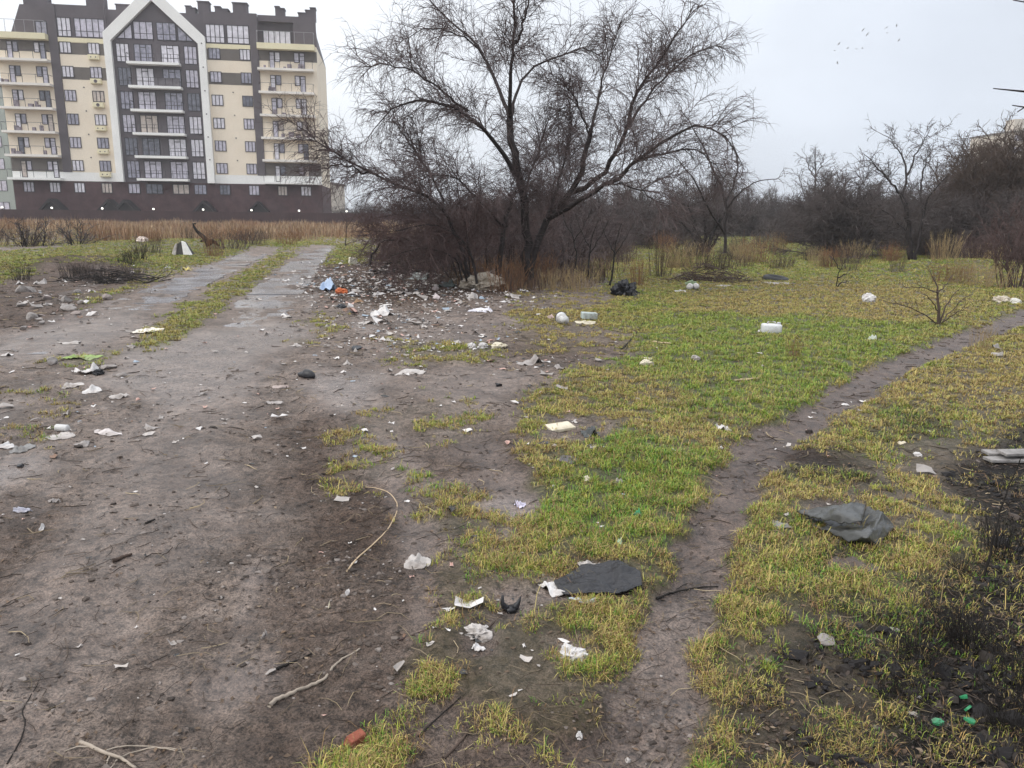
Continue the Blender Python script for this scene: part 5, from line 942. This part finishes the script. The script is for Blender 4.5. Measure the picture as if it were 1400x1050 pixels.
stick('fallen_twig', 'short dark twig at the bottom, right one of two', 'twig', [(606, 1038), (620, 1026), (634, 1010), (640, 1002)], .0055, .003, twig_brown)
stick('fallen_twig', 'short dark bark strip just above the pale gnarled root', 'twig', [(378, 916), (396, 908), (412, 902), (426, 895)], .006, .003, char)
stick('fallen_twig', 'thin reddish twig left of the dirty crumpled tissue', 'twig', [(545, 876), (565, 869), (583, 861), (594, 855)], .003, .0015, twig_red)
stick('fallen_twig', 'thin dark twig slanting beside the black bracket', 'twig', [(664, 862), (690, 838), (712, 815), (735, 800)], .0028, .0015, twig_brown)
stick('fallen_twig', 'long thin brown twig curving over the brown mud above the white paper', 'twig', [(850, 480), (862, 466), (874, 450), (880, 440), (886, 430)], .010, .005, char, [([(862, 466), (856, 480), (848, 486)], .005), ([(874, 452), (866, 452), (860, 456)], .004)])
stick('wood_chip', 'short dark wood chip lying alone on the bare mud at left', 'wood chip', [(154, 768), (163, 765), (172, 762), (180, 759)], .010, .006, twig_brown)
stick('wood_chip', 'tiny dark wood chip on the mud above the bigger dark chip', 'wood chip', [(199, 717), (205, 714), (212, 711)], .007, .004, char)
p = GP(1322, 975)
for (px, py, w, h, lab) in ((1326, 990, 15, 12, 'bright green glass shard, biggest of the group in the burnt corner'), (1322, 973, 12, 12, 'bright green glass shard, middle of the group in the burnt corner'), (1318, 955, 10, 11, 'bright green glass shard, topmost of the group in the burnt corner'), (1281, 992, 16, 9, 'dull green glass shard lying left of the bright green group')):
    W_, D_ = size(px, py, w, h); m = MB(); pr = [(math.cos(a)*W_*.5*lr.uniform(.7, 1.1), math.sin(a)*W_*.5*lr.uniform(.5, 1.1)) for a in np.arange(0, 6.2, 1.05)]; m.prism(pr, -.004, .004)
    q = GP(px, py, .012); tag(m.build('glass_shard', GREEN, None, loc=q, rot=(R(62)+lr.uniform(-.6, .4), lr.uniform(-.4, .4), lr.uniform(-.6, .6))), lab, 'glass shard')
def rock(px, py, w, h, mat, label, hh=.6, name='stone', cat='stone'):
    seedc[0] += 1; W_, D_ = size(px, py, w, h); v, f = icosph(3); v = v.copy(); rr2 = np.random.default_rng(seedc[0])
    for _ in range(9): nn_ = unit(rr2.normal(size=3)); dd_ = v@nn_; v -= np.clip(dd_-rr2.uniform(.36, .72), 0, 9)[:, None]*nn_
    v = v*(1.25+.12*n3(v, 1.1, seedc[0]*2.3)+.06*n3(v, 3.3, seedc[0]))[:, None]; v = v*np.array([W_*.5, W_*.42, W_*.5*hh]); v[:, 2] += W_*.5*hh*.4; return put(name, label, cat, px, py+h*.25, (v, [f]), mat, smooth=False)
rock(1132, 873, 22, 16, STONE, 'pale grey flat stone in the dark grass of the lower right')
blob('crumpled_tissue', 'white scrap in the dark grass right of the pale flat stone', 'tissue', 1223, 860, 14, 14, DIRTY)
blob('crumpled_tissue', 'tiny white scrap on the burnt ground above the green shards', 'tissue', 1252, 950, 9, 7, WHITE); blob('plastic_scrap', 'faint whitish scrap beside the tiny white one on the burnt ground', 'plastic scrap', 1249, 976, 12, 9, PALE)
flat('plastic_scrap', 'slim white shard standing out on the dark mud at the bottom', 'plastic scrap', 792, 1008, 9, 14, WHITE, .02, .3)
flat('plastic_scrap', 'bright green plastic scrap in the grass below the cream board', 'plastic scrap', 870, 705, 20, 13, GREEN, .05, .8); flat('plastic_scrap', 'pale green plastic scrap in the grass above the black netting', 'plastic scrap', 846, 743, 12, 11, lm_((.45, .60, .42), .4), .03, .7)
# grey planks at the right edge
p = GP(1388, 632)
for i, (dx, dy, dzz, rz, ln, lab) in enumerate(((0, 0, .02, .12, .42, 'weathered grey plank at the right edge, lowest of the pile'), (.04, .09, .035, .02, .40, 'weathered grey plank at the right edge, middle of the pile'), (.07, .03, .062, .20, .36, 'weathered grey plank at the right edge, topmost of the pile'))):
    m = MB(); m.box(-ln/2, ln/2, -.045, .045, -.010, .010); tag(m.build('plank', WOOD, None, False, .004, loc=(p[0]+dx, p[1]+dy, p[2]+dzz), rot=(.04*i, .03, rz)), lab, 'plank')
# ---- middle distance, right meadow
flat('plastic_bag', 'white crumpled plastic bag on the grass just left of the trail bend', 'plastic bag', 987, 589, 34, 14, WHITE, .10, .8)
# white canister
p = GP(1054, 456); m = MB(); m.box(-.155, .155, -.10, .10, .0, .17); o = m.build('canister', lm_((.66, .67, .68), .4, (.45, .44, .42)), None, True, .035, loc=p, rot=(0, 0, -.12)); tag(o, 'white plastic canister lying on the green meadow', 'canister'); o.scale = (.86, .86, .8)
m = MB(); m.tube([(-.07, 0, .168), (-.06, 0, .205), (.05, 0, .205), (.06, 0, .168)], .012, 8); m.build('handle', WHITE, o, True); m = MB(); m.lathe([(.03, 0), (.03, .03), (.02, .032)], 12, (.11, 0, .168)); m.build('cap', lm_((.5, .5, .52), .4), o, True)
blob('plastic_scrap', 'small white scrap touching the left end of the white canister', 'plastic scrap', 1043, 452, 10, 7, WHITE, .05)
blob('plastic_bag', 'round white knotted bag on the brownish meadow left of the bare shrub', 'plastic bag', 1187, 411, 15, 12, WHITE, .22, .3)
# black bag
o = blob('rubbish_bag', 'black full rubbish bag standing on the grass below the saplings', 'rubbish bag', 855, 401, 26, 15, BLACK, .30, .8)
b_ = GP(872, 407); stick('fallen_twig', 'thin dark twig reaching right from the black rubbish bag', 'twig', [(868, 404), (880, 405), (892, 406)], .008, .004, char)
flat('foam_board', 'flat white foam board beside two white rolls in front of the brown heap', 'board', 930, 398, 20, 6, WHITE, .05, .2)
for px, lab in ((943, 'white plastic roll next to the flat foam board, left of two'), (951, 'white plastic roll next to the flat foam board, right of two')):
    m = MB(); m.tube([(-.07, 0, .07), (0, 0, .075), (.07, 0, .07)], [.06, .07, .06], 12); tag(m.build('plastic_roll', WHITE, None, True, loc=GP(px, 396), rot=(0, 0, lr.uniform(.6, 1.2))), lab, 'roll')
blob('plastic_scrap', 'pale green bundle behind the two white rolls', 'bundle', 945, 388, 12, 8, lm_((.28, .36, .22), .5), .14)
# half buried tyre
p = GP(1061, 383); n_, k_ = 40, 12; V_ = []
for i in range(n_):
    a = 2*math.pi*i/n_
    for j in range(k_):
        b2 = 2*math.pi*j/k_; rr_ = .25+.085*math.cos(b2)+(.012 if (i % 2 and abs(b2-0) < 1.0) else 0); V_.append((rr_*math.cos(a), rr_*math.sin(a), .09*math.sin(b2)))
i_ = np.arange(n_*k_).reshape(n_, k_); q_ = np.stack([i_, np.roll(i_, -1, 0), np.roll(np.roll(i_, -1, 0), -1, 1), np.roll(i_, -1, 1)], -1).reshape(-1, 4)
o = link('tyre', np_mesh('tyre', np.array(V_), [q_], [lm_((.03, .03, .031), .7)], smooth=True), None, (p[0], p[1], p[2]+.02), (R(7), R(4), .3)); tag(o, 'old black tyre lying in the meadow right of the brown heap', 'tyre')
flat('foam_board', 'pale grey sheet lying in front of the old tyre', 'board', 1062, 387, 36, 4, PALE, .02, .3); flat('plastic_strip', 'thin white strip on the grass below the right end of the brown heap', 'plastic strip', 985, 391, 26, 4, DIRTY, .04, .5)
m = MB(); W_, D_ = size(766, 586, 38, 16); m.box(-W_/2, W_/2, -.075, .075, .01, .035)
tag(m.build('board', CREAM, None, False, .006, loc=GP(766, 587), rot=(.05, -.06, .35)), 'cream painted board lying in the grass at the edge of the mud', 'board')
flat('plastic_sheet', 'dark grey crumpled plastic in the grass right of the cream board', 'plastic sheet', 806, 593, 42, 18, lm_((.075, .085, .088), .35, (.05, .05, .045)), .07, .7, 36)
flat('plastic_sheet', 'flat dark plastic scrap in the grass left below the cream board', 'plastic sheet', 744, 606, 24, 8, DARKG, .02, .6); flat('plastic_sheet', 'dark torn plastic in the grass below the crumpled dark grey plastic', 'plastic sheet', 777, 629, 36, 14, lm_((.09, .08, .085), .4), .03, .8)
# bucket on its side
p = GP(773, 445); m = MB(); m.lathe([(.085, 0), (.115, .24), (.125, .245), (.125, .26), (.112, .26), (.108, .25), (.08, .02)], 24); o = m.build('bucket', lm_((.70, .70, .69), .45, MUDDY), None, True, loc=(p[0], p[1], p[2]+.11), rot=(R(84), 0, R(200))); tag(o, 'white bucket lying on its side on the brown grass', 'bucket'); o.scale = (.68,)*3; o.location.z -= .035
m = MB(); m.lathe([(.118, .255), (.132, .25), (.132, .275), (.118, .275)], 24); m.build('rim', BLACK, o, True); m = MB(); m.tube([(-.125, 0, .25), (-.1, .08, .3), (0, .13, .32), (.1, .08, .3), (.125, 0, .25)], .005, 6); m.build('handle', BLACK, o, True)
flat('board', 'flat cream board right of the white bucket', 'board', 800, 441, 34, 8, CREAM, .04, .2); p = GP(805, 436); m = MB(); m.box(-.12, .12, -.08, .08, 0, .10); tag(m.build('foam_block', TEAL, None, False, .012, loc=p, rot=(0, .05, .1)), 'pale greenish foam block behind the flat cream board', 'foam block')
flat('plastic_scrap', 'pinkish white scrap left of the white bucket', 'plastic scrap', 753, 434, 14, 5, PINK, .05)
flat('plastic_bag', 'translucent pale bag on the green meadow below the bare shrub', 'plastic bag', 1192, 465, 16, 9, lm_((.50, .53, .46), .4), .09, .5)
blob('plastic_bag', 'pale pinkish bag beside the trail at the right edge, left of two', 'plastic bag', 1368, 411, 15, 14, lm_((.50, .44, .36), .5), .16); blob('plastic_bag', 'pale rounded bag beside the trail at the right edge, right of two', 'plastic bag', 1386, 413, 17, 11, lm_((.52, .50, .45), .5), .14, .25)
flat('crumpled_paper', 'whitish scrap in the dark hollow right of the narrow trail, upper one', 'paper', 1362, 477, 14, 6, PALE, .06); flat('crumpled_paper', 'whitish scrap in the dark hollow right of the narrow trail, lower one', 'paper', 1366, 486, 20, 6, PALE, .05)
blob('plastic_bag', 'cream bag in the yellow grass above the trail bend', 'plastic bag', 884, 498, 17, 8, CREAM, .09, .3); flat('plastic_strip', 'thin pale strip just above the cream bag in the yellow grass', 'plastic strip', 886, 491, 16, 4, CREAM, .02); blob('crumpled_paper', 'small whitish crumple in the grass right of the cream bag', 'paper', 951, 490, 12, 6, PALE, .06)
stick('dry_stalk', 'pale dry stalk lying in the yellow grass', 'stalk', [(1003, 522), (1018, 520), (1032, 519), (1045, 517)], .012, .006, STALK); stick('dry_stalk', 'pale stalk on the grass between the black bag and the canister', 'stalk', [(893, 468), (905, 470), (918, 470)], .014, .008, STALK)
flat('plastic_scrap', 'pale scrap in the grass below the dark torn plastic, right of two', 'plastic scrap', 846, 660, 13, 9, PALE, .04); flat('plastic_scrap', 'cream scrap in the grass below the dark torn plastic, left of two', 'plastic scrap', 803, 657, 14, 9, CREAM, .04)
blob('crumpled_paper', 'white oblong scrap in the straw coloured grass right of the trail', 'paper', 1255, 621, 9, 9, WHITE, .03); flat('plastic_scrap', 'pale slim scrap in the grass right of the trail, above the white oblong one', 'plastic scrap', 1233, 606, 12, 9, CREAM, .02, .3)
flat('plastic_scrap', 'white scrap lying on the foot trail where it bends', 'plastic scrap', 1156, 554, 12, 5, WHITE, .02); rock(1107, 590, 13, 7, lm_((.05, .04, .036), .7), 'dark clod lying on the foot trail', .7, 'clod', 'clod')
rock(872, 545, 8, 6, lm_((.4, .36, .3), .6), 'small cream lump in the yellow grass above the white crumpled bag', .7)
# ---- dump at the foot of the tree
flat('plastic_bag', 'blue and white crumpled bag at the left end of the dump by the big tree', 'plastic bag', 450, 396, 30, 18, BLUE, .22, .6, 36); flat('plastic_bag', 'white plastic sheet trailing left from the blue bag', 'plastic sheet', 440, 394, 24, 6, WHITE, .06, .6); blob('plastic_bag', 'orange crumpled bag touching the blue and white bag', 'plastic bag', 467, 399, 13, 11, ORANGE, .13)
rock(478, 418, 12, 9, WHITE, 'white plastic tub lying on the mud below the orange bag', .9, 'plastic_tub', 'tub'); flat('cardboard', 'brown cardboard piece right of the white tub', 'cardboard', 490, 414, 16, 10, lm_((.27, .17, .10), .8), .09, .4); blob('plastic_scrap', 'dark grey bundle left of the white tub', 'bundle', 466, 419, 14, 7, DARKG, .07)
flat('plastic_sheet', 'large white crumpled plastic sheet on the mud below the dump', 'plastic sheet', 522, 430, 54, 11, WHITE, .15, .7, 40); flat('plastic_sheet', 'dirty white plastic sheet lying just below the large white one', 'plastic sheet', 506, 442, 42, 9, DIRTY, .06, .9, 36)
flat('plastic_sheet', 'long white twisted plastic strip across the dump', 'plastic strip', 518, 403, 26, 8, WHITE, .12, .6, 34, -.5); flat('plastic_sheet', 'white rag in the dump left of the long twisted strip', 'rag', 488, 399, 18, 7, DIRTY, .10, .8)
flat('plastic_sheet', 'pale flat strip in the dump right of the long twisted strip', 'plastic strip', 553, 401, 28, 5, PALE, .05, .5)
for py, lab in ((396, 'pinkish white plastic bottle in the dump left of the cream sack, upper of two'), (406, 'pinkish white plastic tub in the dump left of the cream sack, lower of two')): rock(596, py, 10, 9, lm_((.62, .54, .54), .5, MUDDY), lab, 1.1, 'plastic_bottle', 'bottle')
blob('rubble_sack', 'large cream sack slumped at the foot of the big tree', 'sack', 657, 387, 44, 16, lm_((.50, .44, .36), .7, (.2, .16, .12)), .38, .5, .8); blob('rubble_sack', 'dirty grey sack behind the large cream sack', 'sack', 676, 382, 22, 14, PALE, .30)
flat('plastic_sheet', 'pale bluish white tarp under the thicket left of the big tree', 'tarp', 572, 381, 52, 12, TEAL, .20, .8, 40); flat('plastic_sheet', 'dark greenish tarp right of the pale bluish tarp under the thicket', 'tarp', 612, 384, 34, 10, lm_((.06, .075, .07), .4), .18, .6, 34)
p = GP(482, 361); m = MB(); m.box(-.12, .12, -.09, .09, 0, .2); tag(m.build('box', lm_((.66, .63, .52), .6), None, False, .015, loc=p, rot=(.1, .1, .4)), 'cream box standing at the edge of the green verge left of the thicket', 'box')
flat('plastic_sheet', 'wet white plastic sheet on the mud below the cream sack', 'plastic sheet', 660, 425, 46, 9, lm_((.64, .62, .66), .3), .07, .7, 34); flat('plastic_scrap', 'whitish rag below the dump, left of the wet white sheet', 'rag', 612, 426, 14, 5, DIRTY, .06)
for px, py, w, lab in ((648, 408, 26, 'white rags in a heap below the cream sack, left of two'), (700, 407, 40, 'white rags in a heap below the big trunk, right of two')): flat('rag_heap', lab, 'rags', px, py, w, 9, DIRTY, .10, .9, 34)
flat('plastic_sheet', 'looped whitish plastic strip on the mud below the yellow grass patch', 'plastic strip', 563, 509, 58, 11, DIRTY, .05, .8, 36); flat('plastic_sheet', 'whitish torn sheet on the dark mud patch in the middle', 'plastic sheet', 726, 497, 66, 10, PALE, .07, .9, 36); flat('plastic_sheet', 'whitish rag right of the torn sheet on the dark mud patch', 'rag', 764, 504, 24, 9, PALE, .06, .9)
for px, w, lab in ((645, 11, 'white scrap above the yellow grass patch, left of three in a row'), (660, 12, 'white scrap above the yellow grass patch, middle of three in a row'), (681, 20, 'cream oblong scrap above the yellow grass patch, right of three in a row')): blob('plastic_scrap', lab, 'plastic scrap', px, 474, w, 8, WHITE if w < 20 else CREAM, .07)
# black shoe
W_, D_ = size(419, 513, 17, 11); v, f = icosph(3); v = v.copy(); x_ = v[:, 0]; v[:, 2] *= np.where(x_ < .1, 1.0, .6); v *= np.array([.115, .05, .062]); v[:, 2] = np.maximum(v[:, 2], -.02)+.02; put('shoe', 'black shoe lying alone on the wet mud left of the middle', 'shoe', 419, 516, (v, [f]), BLACK, 2.6)
rock(489, 477, 14, 8, DARKG, 'dark lump on the wet mud right above the black shoe', .7, 'plastic_lump', 'lump'); rock(681, 526, 13, 8, BLACK, 'black lump on the mud left of the main grass', .8, 'plastic_lump', 'lump')
# ---- left mud
flat('foam_sheet', 'cream foam sheet on the mud at the end of the slab track strip', 'foam sheet', 204, 453, 42, 10, lm_((.68, .62, .54), .6), .07, .25, 34, .1); flat('plastic_sheet', 'lime green plastic sheet on the mud at left', 'plastic sheet', 114, 489, 56, 8, LIME, .05, .5, 34)
flat('plastic_bag', 'crumpled white plastic bag on the mud below the lime green sheet', 'plastic bag', 117, 511, 44, 14, WHITE, .10, .8, 36); blob('plastic_scrap', 'black scrap at the right end of the crumpled white bag at left', 'plastic scrap', 135, 510, 12, 6, BLACK, .06)
rock(72, 496, 16, 8, STONE, 'pale rounded stone on the mud left of the lime green sheet', .8); rock(20, 479, 9, 7, STONE, 'small pale stone near the left edge above the mud', .9); rock(164, 513, 15, 7, STONE, 'pale angular stone right of the crumpled white bag at left', .6); rock(146, 502, 20, 6, STONE, 'flat pale stone right of the lime green sheet', .4)
for a in ((102, 528, 30, 8, DIRTY, 'cream torn scrap on the mud below the crumpled white bag, left of two'), (129, 535, 32, 7, WHITE, 'white torn strip on the mud below the crumpled white bag, right of two'), (166, 544, 40, 9, DIRTY, 'whitish flat scrap on the mud right below the torn strips'), (85, 600, 44, 11, DIRTY, 'pale plastic sheet on the mud at left, left part of a long row'), (150, 592, 52, 11, lm_((.64, .58, .56), .5, MUDDY), 'pale pinkish plastic sheet on the mud at left, middle of a long row'), (112, 608, 24, 9, PALE, 'pale scrap hanging below the long row of plastic sheets'), (205, 586, 30, 6, PALE, 'faint pale strip at the right end of the long row of plastic sheets'), (10, 611, 26, 9, WHITE, 'white plastic strip at the very left edge'), (32, 614, 32, 14, GREYP, 'grey flat plastic piece beside the white strip at the left edge'),
          (98, 470, 40, 4, DIRTY, 'thin white strip on the mud above the lime green sheet'), (180, 474, 20, 5, PALE, 'pale scrap on the mud below the cream foam sheet'), (8, 486, 18, 4, WHITE, 'small white strip at the left edge above the mud'), (75, 687, 20, 6, PALE, 'pale flat scrap on the mud, alone at left'), (30, 700, 34, 7, lm_((.4, .4, .47), .3, MUDDY), 'greyish crumpled foil on the mud at left'), (56, 724, 10, 5, WHITE, 'tiny white scrap on the mud at left'), (475, 813, 11, 6, WHITE, 'small white chip on the mud near the curved stalk'), (450, 832, 6, 16, CREAM, 'narrow cream strip on the mud near the small white chip'), (361, 873, 14, 7, PALE, 'pale scrap on the mud right of the middle left foreground'),
          (392, 434, 22, 6, DIRTY, 'white rag on the mud right of the slab track'), (405, 474, 20, 5, DIRTY, 'pale strip on the mud above the black shoe'), (475, 498, 16, 4, DIRTY, 'pale strip on the wet mud right of the black shoe'), (375, 552, 44, 9, PALE, 'faint pale film on the mud below the black shoe'), (385, 530, 40, 8, lm_((.42, .34, .31), .6, MUDDY), 'reddish pale rag on the mud below the black shoe')): flat('plastic_scrap', a[5], 'plastic scrap', *a[:5], .035, .8, 28)
m = MB(); m.lathe([(.001, 0), (.026, .0), (.027, .004), (.026, .09), (.022, .095), (.001, .095)], 16); tag(m.build('drink_can', lm_((.55, .54, .53), .35), None, True, loc=GP(78, 590, .028), rot=(R(90), 0, R(80))), 'dented pale can lying above the long row of plastic sheets', 'can')
rock(30, 636, 10, 6, BLACK, 'small black lump beside the puddle at the left edge', .7, 'plastic_lump', 'lump')
# rubble at the left of the track
for i, (px, py, w, h) in enumerate([(70, 404, 26, 18), (92, 408, 22, 16), (88, 420, 18, 12), (100, 428, 20, 10), (72, 431, 14, 9), (35, 436, 16, 9), (50, 432, 14, 8), (62, 418, 16, 10), (118, 412, 18, 10), (132, 402, 20, 9), (112, 398, 22, 12), (40, 400, 28, 14), (140, 410, 15, 7), (55, 441, 12, 7), (28, 448, 14, 7), (85, 438, 14, 7), (20, 415, 18, 10), (104, 418, 13, 8)]):
    rock(px+random.uniform(-8, 8), py+random.uniform(-3, 3), w*random.uniform(.4, .95), h*.8, STONE if i % 3 else lm_((.30, .25, .23), .8, (.12, .1, .09)), 'lump of pale concrete rubble in the scattered heap left of the slab track', .75, 'rubble_lump', 'rubble')['group'] = 'rubble lumps heaped left of the slab track'
flat('plastic_sheet', 'white scrap on the green verge at the far left', 'plastic scrap', 27, 373, 12, 7, WHITE, .12); flat('plastic_sheet', 'white rag on the green verge, second from the left edge', 'rag', 53, 371, 16, 6, DIRTY, .14)
for px, py, w, mat, lab in ((180, 374, 12, WHITE, 'white rag at the right end of the dark burnt heap'), (163, 384, 18, DIRTY, 'whitish rags below the right end of the dark burnt heap'), (103, 361, 12, DIRTY, 'whitish scrap on top of the dark burnt heap'), (255, 369, 14, lm_((.62, .52, .2), .5), 'yellow scrap on the verge left of the slab track'), (230, 364, 9, WHITE, 'tiny white scrap on the verge left of the yellow one')): flat('plastic_scrap', lab, 'plastic scrap', px, py, w, 6, mat, .12, .8)
# enamelled tub and curled root in the verge
p = GP(247, 338); m = MB(); m.raw([(-.32, 0, 0), (.34, 0, 0), (.36, .4, 0), (-.3, .4, 0), (-.2, .02, .36), (.02, .05, .50), (.06, .36, .48), (-.18, .38, .34)], [(0, 3, 2, 1), (4, 5, 6, 7), (0, 1, 5, 4), (1, 2, 6, 5), (2, 3, 7, 6), (3, 0, 4, 7)])
o = m.build('broken_tub', lm_((.05, .045, .04), .6), None, False, .02, loc=p); tag(o, 'broken white and black tub dumped at the edge of the dry field', 'tub'); m = MB(); m.raw([(.08, -.02, .02), (.38, -.03, .0), (.14, .02, .46), (.02, .03, .5), (.1, .05, .02), (.4, .05, .0), (.16, .09, .46), (.04, .1, .5)], [(0, 1, 2, 3), (7, 6, 5, 4), (0, 4, 5, 1), (1, 5, 6, 2), (2, 6, 7, 3), (3, 7, 4, 0)]); m.build('side_panel', lm_((.78, .76, .74), .4), o, False, .01); m = MB(); m.raw([(-.36, -.02, .0), (-.2, -.03, .0), (-.12, .0, .42), (-.2, .0, .40), (-.34, .05, .0), (-.18, .05, .0), (-.1, .08, .42), (-.18, .08, .40)], [(0, 1, 2, 3), (7, 6, 5, 4), (0, 4, 5, 1), (1, 5, 6, 2), (2, 6, 7, 3), (3, 7, 4, 0)]); m.build('side_panel', DIRTY, o, False, .01)
rt = GP(282, 336); Yr = rt[1]; cp_ = [AT(a, b, Yr) for a, b in ((286, 336), (282, 328), (276, 322), (269, 316), (265, 310), (264, 306), (268, 305.5))]; cp_ = np.array(cp_); m = MB(); m.tube([tuple(q-rt) for q in cp_], [.12, .10, .075, .055, .045, .04, .02], 8)
for a, b, c in ((290, 334, .3), (296, 331, -.2), (274, 330, .2), (300, 336, 0)): m.tube([tuple(AT(284, 330, Yr)-rt), tuple(AT((284+a)/2, (330+b)/2-2, Yr+c)-rt), tuple(AT(a, b, Yr+c)-rt)], [.08, .06, .03], 6)
tag(m.build('uprooted_stump', char, None, True, loc=rt), 'dark uprooted stump with one curled root rising from the verge', 'stump')
blob('plastic_bag', 'small pale bag in the dry grass left of the broken tub', 'plastic bag', 195, 331, 11, 8, lm_((.66, .56, .50), .6), .25)
blob('plastic_bag', 'whitish bag far off at the far end of the meadow', 'plastic bag', 1044, 316, 6, 6, DIRTY, .4)
# fine litter nobody could count
def lit(N_, box, seed):
    rg_ = np.random.default_rng(seed); out = []
    for px, py, sx, sy, n in box:
        a = rg_.normal(px, sx, n); b = rg_.normal(py, sy, n); out += [(u, v) for u, v in zip(a, b) if v > 345]
    return out
pts = lit(0, [(485, 388, 50, 16, 950), (600, 396, 55, 13, 850), (530, 436, 65, 24, 800), (690, 415, 60, 12, 130), (600, 470, 70, 20, 110), (80, 420, 40, 16, 130), (130, 380, 50, 14, 70), (740, 500, 40, 10, 60), (120, 540, 90, 40, 90), (420, 540, 120, 60, 110), (300, 700, 200, 120, 90), (780, 600, 60, 60, 40), (650, 860, 90, 60, 40), (560, 374, 75, 8, 420), (1100, 560, 160, 90, 60)], 5)
gp = np.array([G(a, b)[:2] for a, b in pts]); n = len(gp); x, y = gp[:, 0], gp[:, 1]; r = np.hypot(x, y); z = look(H, x, y)+.004; sz = np.exp(lr.normal(math.log(.011), .65, n))*(1+.13*r)*.6; sz = np.minimum(sz, .13)
a = lr.uniform(0, 6.28, n); k = 9; P = np.zeros((n, k, 3))
for j in range(k):
    u, v = (j % 3-1), (j//3-1); xx = u*sz*lr.uniform(.6, 1.3, n); yy = v*sz*.55*lr.uniform(.6, 1.3, n); P[:, j] = np.stack([x+xx*np.cos(a)-yy*np.sin(a), y+xx*np.sin(a)+yy*np.cos(a), z+np.abs(lr.normal(0, .38, n))*sz], -1)
i = np.arange(n)*k; fq = np.concatenate([np.stack([i+q, i+q+1, i+q+4, i+q+3], -1) for q in (0, 1, 3, 4)])
lc = np.array([[.62, .59, .57], [.45, .41, .38], [.30, .27, .25], [.50, .32, .27], [.30, .36, .42], [.06, .06, .06], [.2, .12, .08]])[lr.choice(7, n, p=[.26, .24, .2, .08, .05, .09, .08])]
tag(link('litter_scraps', np_mesh('litter_scraps', P.reshape(-1, 3), [fq], [vcmat('scrap', .5)], col=np.repeat(lc, k, 0))), 'tiny paper and plastic scraps trodden into the mud of the dump', 'litter', kind='stuff')
# ================================================================ AIR
hm, nt, b_ = newmat('haze_air'); nt.nodes.remove(b_); pv = N(nt, 'ShaderNodeVolumePrincipled'); pv.inputs['Color'].default_value = (.90, .93, .97, 1); pv.inputs['Density'].default_value = .0007; pv.inputs['Anisotropy'].default_value = 0.0
nt.links.new(pv.outputs[0], nt.nodes['Material Output'].inputs['Volume'])
m = MB(); m.box(-760, 760, -760, 760, -1.5, 30.5); tag(m.build('haze', hm), 'thin pale winter mist over the whole waste ground', 'haze', kind='stuff')
